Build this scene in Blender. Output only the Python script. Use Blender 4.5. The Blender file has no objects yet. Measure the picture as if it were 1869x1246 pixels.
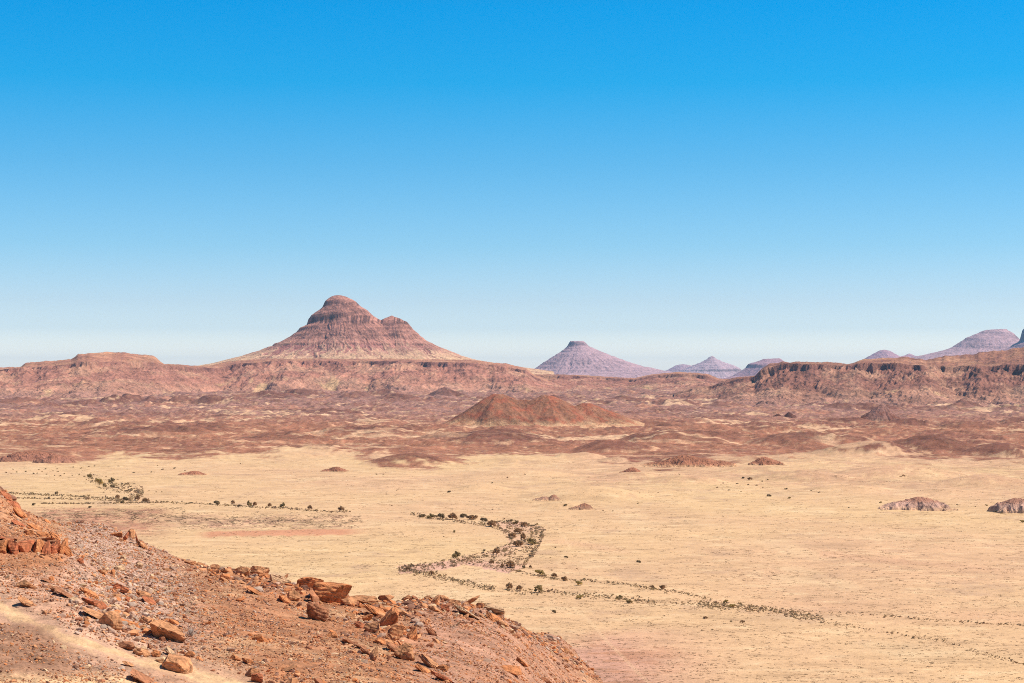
import bpy, math, random
import numpy as np

# ------------------------------------------------------------------ camera, sky, sun, exposure
W, H, F = 1869.0, 1246.0, 3488.0          # photograph size and focal length in its pixels
CAM_Z, HORIZON = 96.0, 690.0              # eye height above the plain (m), row of the true horizon
PITCH = math.atan((HORIZON - H / 2) / F)
SUN_EL, SUN_AZ = math.radians(54), math.radians(90)   # azimuth clockwise from the view direction (+Y)
EXPOSURE, SUN_STRENGTH, SKY_STRENGTH = 0.62, 4.0, 0.10
HAZE_DENSITY = 1.5e-5

sc = bpy.context.scene
COL = sc.collection
cam_d = bpy.data.cameras.new('camera')
cam = bpy.data.objects.new('camera', cam_d); COL.objects.link(cam)
cam.location = (0, 0, CAM_Z); cam.rotation_euler = (math.pi / 2 + PITCH, 0, 0)
cam_d.sensor_width = 36.0; cam_d.lens = 36.0 * F / W
cam_d.clip_start = 0.5; cam_d.clip_end = 120000.0
sc.camera = cam

world = bpy.data.worlds.new("World"); sc.world = world; world.use_nodes = True
wn, wl = world.node_tree.nodes, world.node_tree.links
bg = wn['Background']
sky = wn.new('ShaderNodeTexSky'); sky.sky_type = 'NISHITA'; sky.sun_disc = False
sky.sun_elevation = SUN_EL; sky.sun_rotation = SUN_AZ
sky.altitude = 900; sky.air_density = 1.0; sky.dust_density = 0.6; sky.ozone_density = 2.0
tc = wn.new('ShaderNodeTexCoord'); sep = wn.new('ShaderNodeSeparateXYZ')
wl.new(tc.outputs['Generated'], sep.inputs[0])
mr = wn.new('ShaderNodeMapRange'); mr.inputs['From Max'].default_value = 0.25
wl.new(sep.outputs['Z'], mr.inputs['Value'])
ramp = wn.new('ShaderNodeValToRGB'); wl.new(mr.outputs[0], ramp.inputs[0])
# clear, strongly polarised desert sky: the Nishita sky deepened with height
SKY_TINT = [(0.0344, (1.6, 1.44, 1.42)), (0.1032, (0.9, 0.955, 1.13)), (0.1604, (0.75, 0.837, 1.015)), (0.2746, (0.483, 0.758, 0.957)), (0.4445, (0.246, 0.685, 0.929)), (0.612, (0.036, 0.659, 0.965)), (0.7654, (0.001, 0.643, 1.002)), (1.0, (0.05, 0.45, 0.7))]
while len(ramp.color_ramp.elements) < len(SKY_TINT): ramp.color_ramp.elements.new(0.5)
for e, (p, c) in zip(ramp.color_ramp.elements, SKY_TINT):
    e.position = p; e.color = (*c, 1)
mul = wn.new('ShaderNodeMix'); mul.data_type = 'RGBA'; mul.blend_type = 'MULTIPLY'; mul.inputs['Factor'].default_value = 1
wl.new(sky.outputs[0], mul.inputs['A']); wl.new(ramp.outputs[0], mul.inputs['B'])
wl.new(mul.outputs['Result'], bg.inputs['Color']); bg.inputs['Strength'].default_value = SKY_STRENGTH

sun_d = bpy.data.lights.new('sun', 'SUN'); sun_d.energy = SUN_STRENGTH; sun_d.angle = math.radians(0.53)
sun_d.color = (1.0, 0.95, 0.87)
sun = bpy.data.objects.new('sun', sun_d); COL.objects.link(sun)
sun.rotation_euler = (math.pi / 2 - SUN_EL, 0, math.pi - SUN_AZ)
sun.location = (300, 0, 600)

sc.view_settings.view_transform = 'Standard'; sc.view_settings.look = 'None'
sc.view_settings.gamma = 1.0; sc.view_settings.exposure = EXPOSURE
sc.view_settings.use_curve_mapping = False
sc.render.engine = 'CYCLES'
sc.cycles.filter_width = 1.0
sc.cycles.max_bounces = 5; sc.cycles.diffuse_bounces = 3; sc.cycles.transmission_bounces = 3; sc.cycles.volume_bounces = 0
sc.cycles.use_denoising = False

# ------------------------------------------------------------------ noise (numpy)
def _hash(ix, iy, seed):
    n = (ix.astype(np.int64) * 374761393 + iy.astype(np.int64) * 668265263 + seed * 974634777) & 0xFFFFFFFF
    n = ((n ^ (n >> 13)) * 1274126177) & 0xFFFFFFFF
    return (n ^ (n >> 16)) & 0xFFFFFFFF

_GA = np.linspace(0, 2 * np.pi, 64, endpoint=False)
_GX, _GY = np.cos(_GA), np.sin(_GA)

def perlin(x, y, seed=0):
    x = np.asarray(x, float); y = np.asarray(y, float)
    x0 = np.floor(x); y0 = np.floor(y); fx = x - x0; fy = y - y0
    u = fx * fx * fx * (fx * (fx * 6 - 15) + 10); v = fy * fy * fy * (fy * (fy * 6 - 15) + 10)
    ix, iy = x0.astype(np.int64), y0.astype(np.int64)
    def g(dx, dy):
        h = _hash(ix + dx, iy + dy, seed) & 63
        return _GX[h] * (fx - dx) + _GY[h] * (fy - dy)
    a = g(0, 0); b = g(1, 0); c = g(0, 1); d = g(1, 1)
    return ((a + u * (b - a)) * (1 - v) + (c + u * (d - c)) * v) * 1.5

def fbm(x, y, oct=4, seed=0, gain=0.5, lac=2.03):
    s = 0; a = 1; n = 0; f = 1
    for i in range(oct):
        s = s + a * perlin(x * f, y * f, seed + i * 17); n += a; a *= gain; f *= lac
    return s / n

def ridged(x, y, oct=4, seed=0, gain=0.5, lac=2.03):
    s = 0; a = 1; n = 0; f = 1
    for i in range(oct):
        s = s + a * (1 - np.abs(perlin(x * f, y * f, seed + i * 17)) * 2); n += a; a *= gain; f *= lac
    return s / n

def sstep(a, b, x):
    t = np.clip((np.asarray(x, float) - a) / (b - a), 0, 1)
    return t * t * (3 - 2 * t)

def lerp(a, b, t):
    t = np.asarray(t)[..., None] if np.ndim(a) and np.shape(a)[-1:] == (3,) and np.ndim(t) and np.shape(t)[-1:] != (3,) else t
    return a + (b - a) * t

def srgb(r, g, b, k=1.0):
    c = np.array([r, g, b], float) / 255
    return np.where(c <= 0.04045, c / 12.92, ((c + 0.055) / 1.055) ** 2.4) * k

def paint(base, colour, m):
    """Blend a base colour field towards a colour by mask m."""
    return base + (np.asarray(colour) - base) * m[..., None]

# ------------------------------------------------------------------ pixels of the photograph -> places
def slope_of(py):                                  # dz/dy of the sight line through row py
    return np.tan(np.arctan((H / 2 - np.asarray(py, float)) / F) + PITCH)
def t_of(px):                                      # dx/dy of the sight line through column px
    return (np.asarray(px, float) - W / 2) / F
def z_at(py, y): return CAM_Z + y * slope_of(py)
def py_of(z, y): return HORIZON + (CAM_Z - np.asarray(z, float)) / y * F    # close enough for small angles
def px_of(x, y): return W / 2 + x / y * F

# ------------------------------------------------------------------ objects
def tag(o, label=None, cat=None, group=None, kind=None):
    if label: o['label'] = label
    if cat: o['category'] = cat
    if group: o['group'] = group
    if kind: o['kind'] = kind
    return o

def mesh_from(name, verts, faces, mat, tint=None, smooth=True, floats=None):
    """verts (n,3); faces (m,k) with one k; tint (n,3) linear base colour per vertex."""
    me = bpy.data.meshes.new(name)
    verts = np.ascontiguousarray(verts, np.float32); faces = np.ascontiguousarray(faces, np.int32)
    n, (m, k) = len(verts), faces.shape
    me.vertices.add(n); me.vertices.foreach_set('co', verts.ravel())
    me.loops.add(m * k); me.loops.foreach_set('vertex_index', faces.ravel())
    me.polygons.add(m)
    me.polygons.foreach_set('loop_start', np.arange(0, m * k, k, dtype=np.int32))
    me.polygons.foreach_set('loop_total', np.full(m, k, np.int32))
    me.polygons.foreach_set('use_smooth', np.full(m, bool(smooth)))
    me.update(calc_edges=True)
    if tint is not None:
        a = me.attributes.new('tint', 'FLOAT_COLOR', 'POINT')
        c = np.ones((n, 4), np.float32); c[:, :3] = np.clip(tint, 0.003, 0.95); a.data.foreach_set('color', c.ravel())
    for key, val in (floats or {}).items():
        a = me.attributes.new(key, 'FLOAT', 'POINT'); a.data.foreach_set('value', np.ascontiguousarray(val, np.float32))
    me.materials.append(mat)
    return me

def link(name, me, parent=None):
    o = bpy.data.objects.new(name, me); COL.objects.link(o)
    if parent is not None: o.parent = parent
    return o

def grid_faces(nr, nc):
    i = np.arange(nr * nc).reshape(nr, nc)
    return np.stack([i[:-1, :-1], i[:-1, 1:], i[1:, 1:], i[1:, :-1]], -1).reshape(-1, 4)

def grid(name, X, Y, Z, mat, tint, rough):
    nr, nc = X.shape
    me = mesh_from(name, np.stack([X, Y, Z], -1).reshape(-1, 3), grid_faces(nr, nc), mat,
                   tint.reshape(-1, 3), True, {'stony': rough.ravel()})
    return link(name, me)

# ------------------------------------------------------------------ materials
def terrain_mat(name, scales, speck, bump, rough=0.95):
    """Base colour from the 'tint' attribute, broken up by world-space noise at several sizes (m); stonier ground is speckled harder."""
    m = bpy.data.materials.new(name); m.use_nodes = True
    n, l = m.node_tree.nodes, m.node_tree.links
    b = n['Principled BSDF']; b.inputs['Roughness'].default_value = rough
    b.inputs['Specular IOR Level'].default_value = 0.1
    at = n.new('ShaderNodeAttribute'); at.attribute_name = 'tint'
    st = n.new('ShaderNodeAttribute'); st.attribute_name = 'stony'
    geo = n.new('ShaderNodeNewGeometry')
    total = None
    for i, s in enumerate(scales):
        t = n.new('ShaderNodeTexNoise'); t.inputs['Scale'].default_value = 1.0 / s
        t.inputs['Detail'].default_value = 4; t.inputs['Roughness'].default_value = 0.75
        off = n.new('ShaderNodeVectorMath'); off.operation = 'ADD'; off.inputs[1].default_value = (31.7 * i, 17.3 * i, 5.1 * i)
        l.new(geo.outputs['Position'], off.inputs[0]); l.new(off.outputs[0], t.inputs['Vector'])
        if total is None: total = t.outputs[0]
        else:
            a = n.new('ShaderNodeMath'); a.operation = 'ADD'; l.new(total, a.inputs[0]); l.new(t.outputs[0], a.inputs[1]); total = a.outputs[0]
    k = len(scales)
    dev = n.new('ShaderNodeMath'); dev.operation = 'SUBTRACT'; l.new(total, dev.inputs[0]); dev.inputs[1].default_value = 0.5 * k
    amp = n.new('ShaderNodeMapRange'); l.new(st.outputs['Fac'], amp.inputs['Value'])
    amp.inputs['To Min'].default_value = speck[0]; amp.inputs['To Max'].default_value = speck[1]
    mu = n.new('ShaderNodeMath'); mu.operation = 'MULTIPLY_ADD'; l.new(dev.outputs[0], mu.inputs[0]); l.new(amp.outputs[0], mu.inputs[1]); mu.inputs[2].default_value = 1.0
    cl = n.new('ShaderNodeClamp'); l.new(mu.outputs[0], cl.inputs['Value']); cl.inputs['Min'].default_value = 0.22; cl.inputs['Max'].default_value = 1.6
    sc_ = n.new('ShaderNodeVectorMath'); sc_.operation = 'SCALE'; l.new(at.outputs['Color'], sc_.inputs[0]); l.new(cl.outputs[0], sc_.inputs['Scale'])
    l.new(sc_.outputs[0], b.inputs['Base Color'])
    bp = n.new('ShaderNodeBump'); l.new(total, bp.inputs['Height']); bp.inputs['Distance'].default_value = bump
    bp.inputs['Strength'].default_value = 1.0
    l.new(bp.outputs[0], b.inputs['Normal'])
    return m

def plain_mat(name, rough=0.95, scale=None, var=0.35):
    """Material for small things whose colour per vertex is 'tint'."""
    m = bpy.data.materials.new(name); m.use_nodes = True
    n, l = m.node_tree.nodes, m.node_tree.links
    b = n['Principled BSDF']; b.inputs['Roughness'].default_value = rough; b.inputs['Specular IOR Level'].default_value = 0.1
    at = n.new('ShaderNodeAttribute'); at.attribute_name = 'tint'
    if scale:
        geo = n.new('ShaderNodeNewGeometry')
        t = n.new('ShaderNodeTexNoise'); t.inputs['Scale'].default_value = scale; t.inputs['Detail'].default_value = 5; t.inputs['Roughness'].default_value = 0.7
        l.new(geo.outputs['Position'], t.inputs['Vector'])
        r = n.new('ShaderNodeMapRange'); r.inputs['From Min'].default_value = 0.3; r.inputs['From Max'].default_value = 0.7
        r.inputs['To Min'].default_value = 1 - var; r.inputs['To Max'].default_value = 1 + var
        l.new(t.outputs[0], r.inputs['Value'])
        s = n.new('ShaderNodeVectorMath'); s.operation = 'SCALE'; l.new(at.outputs['Color'], s.inputs[0]); l.new(r.outputs[0], s.inputs['Scale'])
        l.new(s.outputs[0], b.inputs['Base Color'])
        bp = n.new('ShaderNodeBump'); l.new(t.outputs[0], bp.inputs['Height']); bp.inputs['Distance'].default_value = 0.25 / scale; l.new(bp.outputs[0], b.inputs['Normal'])
    else:
        l.new(at.outputs['Color'], b.inputs['Base Color'])
    return m

M_GROUND = terrain_mat('desert_ground', (2.5, 14.0, 60.0), (0.42, 1.6), 0.55)
M_CLIFF = terrain_mat('cliff_rock', (9.0, 32.0, 110.0), (0.7, 1.7), 4.5)
M_FAR = terrain_mat('far_rock', (40.0, 160.0), (0.5, 1.2), 14.0)
M_NEAR = terrain_mat('stony_slope', (0.22, 0.7, 2.8), (0.5, 1.6), 0.09)
M_ROCK = plain_mat('red_sandstone', 0.9, 2.2, 0.4)
def weather(m):
    """Dark desert varnish in patches and dark cracks over the sandstone."""
    n, l = m.node_tree.nodes, m.node_tree.links; b = n['Principled BSDF']
    src = b.inputs['Base Color'].links[0].from_socket
    geo = n.new('ShaderNodeNewGeometry'); t = n.new('ShaderNodeTexNoise'); t.inputs['Scale'].default_value = 1.1; t.inputs['Detail'].default_value = 6; t.inputs['Roughness'].default_value = 0.65
    l.new(geo.outputs['Position'], t.inputs['Vector'])
    r = n.new('ShaderNodeMapRange'); r.interpolation_type = 'SMOOTHSTEP'; r.inputs['From Min'].default_value = 0.52; r.inputs['From Max'].default_value = 0.64; r.inputs['To Min'].default_value = 1.0; r.inputs['To Max'].default_value = 0.52
    l.new(t.outputs[0], r.inputs['Value'])
    mp = n.new('ShaderNodeVectorMath'); mp.operation = 'MULTIPLY_ADD'; mp.inputs[1].default_value = (0.5, 0.5, 0.5); l.new(t.outputs[1], mp.inputs[0]); l.new(geo.outputs['Position'], mp.inputs[2])
    v = n.new('ShaderNodeTexVoronoi'); v.feature = 'DISTANCE_TO_EDGE'; v.inputs['Scale'].default_value = 1.0; l.new(mp.outputs[0], v.inputs['Vector'])
    k = n.new('ShaderNodeMapRange'); k.inputs['From Max'].default_value = 0.035; k.inputs['To Min'].default_value = 0.35; l.new(v.outputs['Distance'], k.inputs['Value'])
    p = n.new('ShaderNodeMath'); p.operation = 'MULTIPLY'; l.new(r.outputs[0], p.inputs[0]); l.new(k.outputs[0], p.inputs[1])
    s = n.new('ShaderNodeVectorMath'); s.operation = 'SCALE'; l.new(src, s.inputs[0]); l.new(p.outputs[0], s.inputs['Scale']); l.new(s.outputs[0], b.inputs['Base Color'])
    return m
weather(M_ROCK)
M_RUBBLE = plain_mat('loose_stone', 0.95)
def leaf_mat():
    m = bpy.data.materials.new('dry_foliage'); m.use_nodes = True; n, l = m.node_tree.nodes, m.node_tree.links
    n.remove(n['Principled BSDF']); at = n.new('ShaderNodeAttribute'); at.attribute_name = 'tint'
    d = n.new('ShaderNodeBsdfDiffuse'); t = n.new('ShaderNodeBsdfTranslucent'); mx = n.new('ShaderNodeMixShader'); mx.inputs[0].default_value = 0.45
    l.new(at.outputs['Color'], d.inputs['Color']); l.new(at.outputs['Color'], t.inputs['Color'])
    l.new(d.outputs[0], mx.inputs[1]); l.new(t.outputs[0], mx.inputs[2]); l.new(mx.outputs[0], n['Material Output'].inputs['Surface'])
    return m
M_LEAF = leaf_mat()
M_BARK = plain_mat('grey_bark', 0.95, 3.0, 0.3)
M_TUFT = plain_mat('dry_grass', 0.9)

# base colours (albedo)
SAND = np.array([0.635, 0.398, 0.19]); SAND_PINK = np.array([0.61, 0.35, 0.19]); PINK = np.array([0.53, 0.265, 0.17])
SAND_PALE = np.array([0.68, 0.445, 0.24])
STONY = np.array([0.305, 0.122, 0.066]); STONY_DARK = np.array([0.175, 0.066, 0.04]); MAUVE = np.array([0.285, 0.134, 0.096])
CLIFF = np.array([0.37, 0.155, 0.10]); CLIFF_DARK = np.array([0.19, 0.08, 0.06]); CLIFF_PALE = np.array([0.50, 0.265, 0.155])

# ================================================================== GROUND
def interp_tab(px, tab):
    a = np.array(tab, float); return np.interp(px, a[:, 0], a[:, 1])

# low rises of the desert, each: column, base row, half width px, height px, depth factor
RISES = [
 (60, 838, 75, 16, 1.6), (105, 842, 42, 8, 1.2), (250, 842, 60, 6, 2), (520, 830, 140, 8, 2.0), (745, 850, 95, 26, 1.5), (300, 800, 160, 12, 2),
 (480, 812, 120, 12, 2), (680, 800, 140, 10, 2), (900, 812, 150, 22, 1.6), (1120, 828, 90, 26, 1.3), (1250, 812, 140, 26, 1.4), (1245, 850, 62, 20, 1.0),
 (1130, 845, 42, 12, 1.0), (1480, 815, 130, 26, 1.2), (1600, 832, 110, 30, 1.2), (1720, 826, 130, 38, 1.2), (1840, 832, 90, 30, 1.2), (1860, 836, 45, 22, 1.0),
 (1060, 840, 60, 14, 1), (960, 846, 90, 10, 1.3), (1660, 872, 150, 30, 1.0), (1470, 876, 120, 22, 1.0), (1810, 886, 120, 24, 1), (1080, 908, 130, 26, 1.0), (1030, 925, 60, 12, 0.8), (880, 893, 60, 12, 1.0),
 (1250, 880, 90, 16, 1.0), (1560, 895, 90, 12, 1.0), (1720, 900, 80, 10, 1.0), (950, 870, 110, 14, 1.2), (1160, 872, 80, 12, 1.0), (1380, 862, 70, 12, 1.0),
 (380, 790, 80, 9, 1.3), (160, 782, 60, 7, 1.3), (640, 785, 60, 9, 1.3), (1210, 783, 70, 12, 1.1), (1290, 775, 50, 12, 1.0), (1555, 778, 60, 12, 1.0),
 (1660, 780, 55, 16, 1.0), (1780, 790, 70, 18, 1.0), (1860, 776, 50, 16, 1.0), (1400, 790, 60, 10, 1.0), (1330, 770, 30, 8, 1.0),
 (60, 752, 80, 8, 1.2), (205, 740, 34, 20, 0.9), (232, 738, 40, 18, 0.9), (275, 740, 45, 15, 1), (330, 741, 50, 17, 1), (385, 742, 55, 20, 0.9), (430, 742, 45, 14, 1), (640, 735, 40, 20, 0.8), (700, 728, 45, 16, 0.9), (545, 728, 70, 14, 1), (150, 745, 50, 12, 1), (20, 742, 70, 14, 1), (960, 735, 40, 12, 0.9), (1010, 738, 50, 14, 1), (1140, 738, 45, 14, 0.9), (1240, 745, 60, 14, 1), (1330, 748, 50, 14, 1), (1540, 752, 45, 16, 0.9), (1760, 752, 50, 16, 0.9), (1845, 755, 40, 18, 0.9), (110, 765, 60, 8, 1.2), (480, 735, 90, 14, 1.4), (600, 760, 90, 10, 1.2), (400, 770, 90, 9, 1.2),
 (720, 735, 55, 14, 1.0), (815, 728, 42, 16, 1.0), (650, 732, 38, 14, 1.0), (520, 755, 60, 8, 1.2), (1100, 743, 50, 8, 1.0), (1180, 742, 60, 10, 1.0), (1600, 752, 70, 10, 1.0),
 (1700, 755, 60, 9, 1.0), (1500, 748, 60, 8, 1.0), (1800, 758, 60, 9, 1.0), (900, 738, 50, 8, 1.0),
]
def base_rise(y):
    return np.interp(y, [0, 2600, 4000, 5000, 6000, 6600, 7200, 9000, 50000], [0, 0, 6, 14, 24, 31, 40, 60, 60])

def flat_dist(py):                                   # forward distance at which the smooth desert shows at row py
    ys = np.geomspace(400, 9000, 4000); rows = py_of(base_rise(ys), ys)
    return np.interp(-np.asarray(py, float), -rows, ys)

_RISE_W = []
for (cx, by, hw, hp, df) in RISES:
    y0 = float(flat_dist(by)); r = hw * y0 / F
    _RISE_W.append((float(t_of(cx)) * y0, y0 + r * 0.5 * df, r, r * df, hp * y0 / F))

def rises(x, y):
    z = np.zeros_like(x)
    wob = 1 + 0.25 * fbm(x / 90, y / 130, 3, 91)
    for (cx, cy, rx, ry, h) in _RISE_W:
        d = np.sqrt(((x - cx) / rx) ** 2 + ((y - cy) / ry) ** 2) * wob
        z = np.maximum(z, h * np.clip(1 - d, 0, 1) ** 1.15 * (1 - 0.25 * np.exp(-(d * 3) ** 2)))
    return z

def ground_parts(x, y):
    far = sstep(1900, 3200, y)
    und = fbm(x / 420, y / 600, 3, 5) * lerp(1.6, 6.0, far) * sstep(650, 1400, y)
    rr = rises(x, y)
    rug = 0.6 * ridged(x / 230, y / 300, 5, 11, 0.55) + 0.4 * ridged(x / 95 + 4, y / 140, 4, 19, 0.55)
    hills = (np.clip(rug, 0, 1) ** 1.6) * np.interp(y, [0, 2000, 2700, 4500, 7000, 9000], [0, 0, 12, 16, 24, 26])
    fine = fbm(x / 22, y / 26, 3, 31, 0.6) * np.interp(y, [0, 700, 1900, 2600, 5000], [0.0, 0.12, 0.35, 1.4, 2.8]) + np.clip(ridged(x / 60, y / 75, 3, 37, 0.6) - 0.35, 0, 1) * np.interp(y, [0, 2000, 2700, 5000], [0, 0, 5, 9])
    return und, rr, hills, fine
def ground_z(x, y):
    x = np.asarray(x, float); y = np.asarray(y, float)
    u, r, h, f = ground_parts(x, y)
    return base_rise(y) + u + r + h + f

def on_ground(px, py):
    """Where the sight line through a pixel of the plain meets the ground."""
    y = float(flat_dist(py)); t = float(t_of(px))
    ys = np.linspace(y * 0.8, y * 1.12, 700)
    d = CAM_Z + ys * slope_of(py) - ground_z(t * ys, ys)
    k = np.nonzero(d <= 0)[0]
    y = float(ys[k[0]]) if len(k) else y
    return t * y, y, float(ground_z(np.array([t * y]), np.array([y]))[0])

def poly_dist(px, py, pts):
    """Distance in pixels from a polyline, and how far along it (0..1)."""
    best = np.full(np.shape(px), 1e9)
    for (ax, ay), (bx, by) in zip(pts[:-1], pts[1:]):
        dx, dy = bx - ax, by - ay; L = dx * dx + dy * dy
        s = np.clip(((px - ax) * dx + (py - ay) * dy) / L, 0, 1)
        best = np.minimum(best, np.hypot(px - ax - s * dx, (py - ay - s * dy) * 1.0))
    return best

def inside(px, py, poly):
    px = np.asarray(px, float); py = np.asarray(py, float); c = np.zeros(px.shape, bool)
    for (x1, y1), (x2, y2) in zip(poly, poly[1:] + poly[:1]):
        if y1 == y2: continue
        k = ((y1 > py) != (y2 > py)) & (px < (x2 - x1) * (py - y1) / (y2 - y1) + x1); c ^= k
    return c

BEND = [(895, 950), (960, 953), (995, 965), (990, 985), (978, 1010), (962, 1030), (930, 1045), (885, 1035), (850, 1030), (800, 1040), (730, 1045), (725, 1033), (800, 1025), (850, 1012), (900, 1005), (930, 990), (918, 970)]
TRACKS = [[(1048, 1108), (1072, 1130), (1092, 1150), (1108, 1170), (1134, 1195), (1160, 1222), (1185, 1246)], [(1012, 962), (1030, 978), (1040, 995), (1030, 1010), (1018, 1025), (1035, 1045)]]

def plain_colour(X, Y, px, py):
    """The sand plain with its pinker and paler patches and the pink apron at the toe of the near hill."""
    c = np.broadcast_to(SAND, X.shape + (3,)).copy()
    n1 = fbm(X / 260, Y / 420, 4, 41); n2 = fbm(X / 60, Y / 110, 4, 43); n3 = fbm(X / 9, Y / 14, 3, 47)
    c = paint(c, SAND_PINK, np.clip(0.6 + 1.1 * n1, 0.2, 1) * 0.9)
    c = paint(c, SAND_PALE, sstep(0.15, 0.5, n2) * 0.5)
    st = fbm(X / 34 + n2 * 0.5, Y / 13, 5, 53, 0.65)
    c = paint(c, SAND_PALE * 1.03, sstep(0.10, 0.35, st) * 0.65); c = paint(c, np.array([0.42, 0.245, 0.125]), sstep(0.10, 0.4, -st) * 0.6)
    # faint runnels and gravelly patches
    for sd, w in ((83, 0.020), (89, 0.014)):
        ln = np.abs(fbm(X / 210 + 0.25 * n2, Y / 330, 4, sd, 0.55)); c = paint(c, np.array([0.46, 0.26, 0.145]), sstep(w * 1.5, w * 0.3, ln) * np.clip(0.3 + 1.2 * n1, 0, 1) * 0.55)
    c = paint(c, np.array([0.47, 0.275, 0.16]), sstep(0.18, 0.45, fbm(X / 48, Y / 75, 4, 97, 0.65)) * 0.55)
    apron = sstep(1420, 1080, px + n1 * 150) * sstep(1135, 1190, py + n2 * 25)
    c = paint(c, PINK, np.clip(apron * (0.95 + 0.9 * n2), 0, 1) * 0.95)
    c = paint(c, np.array([0.44, 0.20, 0.105]), np.clip(apron * sstep(0.0, 0.22, st + 0.3 * n3) * 0.85, 0, 1))
    return c, n1, n2, n3, st

def build_ground():
    ts = np.arange(-0.37, 0.3701, 0.00072)
    ys = [25.0]
    while ys[-1] < 60000:
        y = ys[-1]; px_step = y * y / (CAM_Z * 1911)
        ys.append(y + (18 if y < 480 else min(0.75 * px_step, 9.0) if y < 7300 else y * 0.02))
    ys = np.array(ys); T, Y = np.meshgrid(ts, ys); X = T * Y
    u, r, h, f = ground_parts(X, Y)
    Z = base_rise(Y) + u + r + h + f
    px = px_of(X, Y); py = py_of(base_rise(Y), Y)          # map position, named by the photograph's rows and columns
    c, n1, n2, n3, st = plain_colour(X, Y, px, py)
    # red earth band beyond the near hill, stony pink rise, pink apron at its toe
    band = sstep(6.5, 3.5, np.abs(py - (971 - (px - 520) * 0.018 + n2 * 5)) + 3 * n3) * sstep(350, 400, px) * sstep(690, 600, px)
    c = paint(c, np.array([0.56, 0.25, 0.13]), np.clip(band * 1.2, 0, 1))
    rise = sstep(40, 90, px) * sstep(340, 260, px) * sstep(922, 930, py + n2 * 6) * sstep(985, 965, py)
    rise2 = sstep(300, 360, px) * sstep(690, 600, px) * sstep(936, 943, py + n2 * 8) * sstep(968, 958, py)
    c = paint(c, np.array([0.45, 0.205, 0.115]), np.clip(rise * (0.7 + 0.8 * n2 + 1.2 * n3), 0, 1)); c = paint(c, np.array([0.44, 0.235, 0.135]), np.clip(rise2 * (0.35 + n2 + 1.5 * n3), 0, 1))
    apron = sstep(1420, 1080, px + n1 * 150) * sstep(1135, 1190, py + n2 * 25)
    for pts, wd in (([(1250, 1085), (1400, 1098), (1560, 1112), (1869, 1128)], 14), ([(1500, 1010), (1700, 1030), (1869, 1042)], 7), ([(1000, 985), (1150, 1005)], 6)):
        c = paint(c, SAND_PINK * np.array([1, .93, .95]), np.exp(-(poly_dist(px, py, pts) / wd) ** 2) * np.clip(0.5 + n2, 0, 1) * 0.7)
    # the dry riverbed's pink sand
    bend = inside(px + n2 * 8, py + n3 * 4, BEND).astype(float)
    c = paint(c, np.array([0.60, 0.31, 0.22]), bend * np.clip(0.45 + 1.2 * n2, 0.1, 0.95))
    for pts in TRACKS:
        for off in (-2.2, 2.2):
            d = poly_dist(px - off, py, pts); c = paint(c, SAND_PALE * 1.1, np.exp(-(d / 0.9) ** 2) * 0.4)
    # stony country: brown gravel hills from about 2 km, sand left in hollows and valley floors
    edge = interp_tab(px, [(-400, 835), (0, 838), (110, 845), (200, 828), (330, 836), (480, 830), (620, 826), (700, 846), (790, 852), (840, 838), (900, 826), (1000, 826), (1080, 838), (1140, 850), (1210, 852), (1260, 850), (1300, 838), (1400, 832), (1480, 826), (1560, 822), (1620, 832), (1700, 836), (1760, 834), (1800, 840), (1869, 838), (2300, 838)])
    edge = edge + 5 * sstep(820, 960, px)
    stony = sstep(5.0, -4.0, py - edge + n1 * 16 + n2 * 18 + n3 * 8 + 7 * fbm(X / 25, Y / 40, 3, 63, 0.65))
    hollow = fbm(X / 420, Y / 900, 6, 61, 0.62) + 0.10 * fbm(X / 11, Y / 18, 3, 69, 0.65) - 0.030 * (h - 3) - 0.035 * r - 0.3 * n2
    thr = np.interp(py, [690, 735, 760, 790, 815, 850], [0.40, 0.33, 0.27, 0.24, 0.34, 0.30])
    pocket = sstep(thr - 0.05, thr + 0.05, hollow)
    n4 = fbm(X / 14, Y / 20, 4, 67, 0.65)
    col_st = np.broadcast_to(STONY, X.shape + (3,)).copy()
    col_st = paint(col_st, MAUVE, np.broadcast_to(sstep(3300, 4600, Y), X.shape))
    col_st = paint(col_st, STONY_DARK * 1.25, sstep(0.05, 0.4, n1 + 0.5 * n2 + 0.02 * r) * 0.75)
    col_st = paint(col_st, np.array([0.38, 0.15, 0.08]), sstep(0.1, 0.45, -n1 + 0.4 * n2) * 0.6)
    col_st = paint(col_st, SAND_PINK * 0.95, sstep(0.05, 0.45, n4 + 0.25 * n2) * 0.55)
    risen = sstep(1.5, 5.0, r * (1 + 0.5 * n2))
    col_st = paint(col_st, STONY_DARK * 0.85, risen * 0.55)
    apr = sstep(0.02, 0.5, r) * sstep(3.5, 1.0, r)
    col_st = paint(col_st, SAND_PINK * np.array([1.0, 1.0, 1.0]), np.clip(pocket * (1 - 0.8 * risen) + apr * sstep(-0.05, 0.25, n2 + 0.5 * n4) * 0.6, 0, 0.92))
    # thin pale lines of blown sand and dry runnels
    for sd, w in ((71, 0.018), (73, 0.012), (79, 0.022)):
        ln = np.abs(fbm(X / 900 + 0.15 * n1, Y / 380, 3, sd) - 0.02 * r); gate = sstep(-0.05, 0.2, fbm(X / 350, Y / 700, 2, sd + 1))
        col_st = paint(col_st, SAND_PINK * np.array([1.08, 1.12, 1.15]), sstep(w * 1.6, w * 0.4, ln) * gate * 0.8)
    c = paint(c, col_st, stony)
    # the pale rolling ground in front of the brown hills on the far right carries scattered stones
    pale = (1 - stony) * sstep(905, 880, py) * sstep(980, 1100, px)
    c = paint(c, np.array([0.50, 0.27, 0.15]), np.clip(pale * (0.25 + n2 * 1.4 + 1.1 * n3 + 0.055 * r), 0, 0.8))
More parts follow.
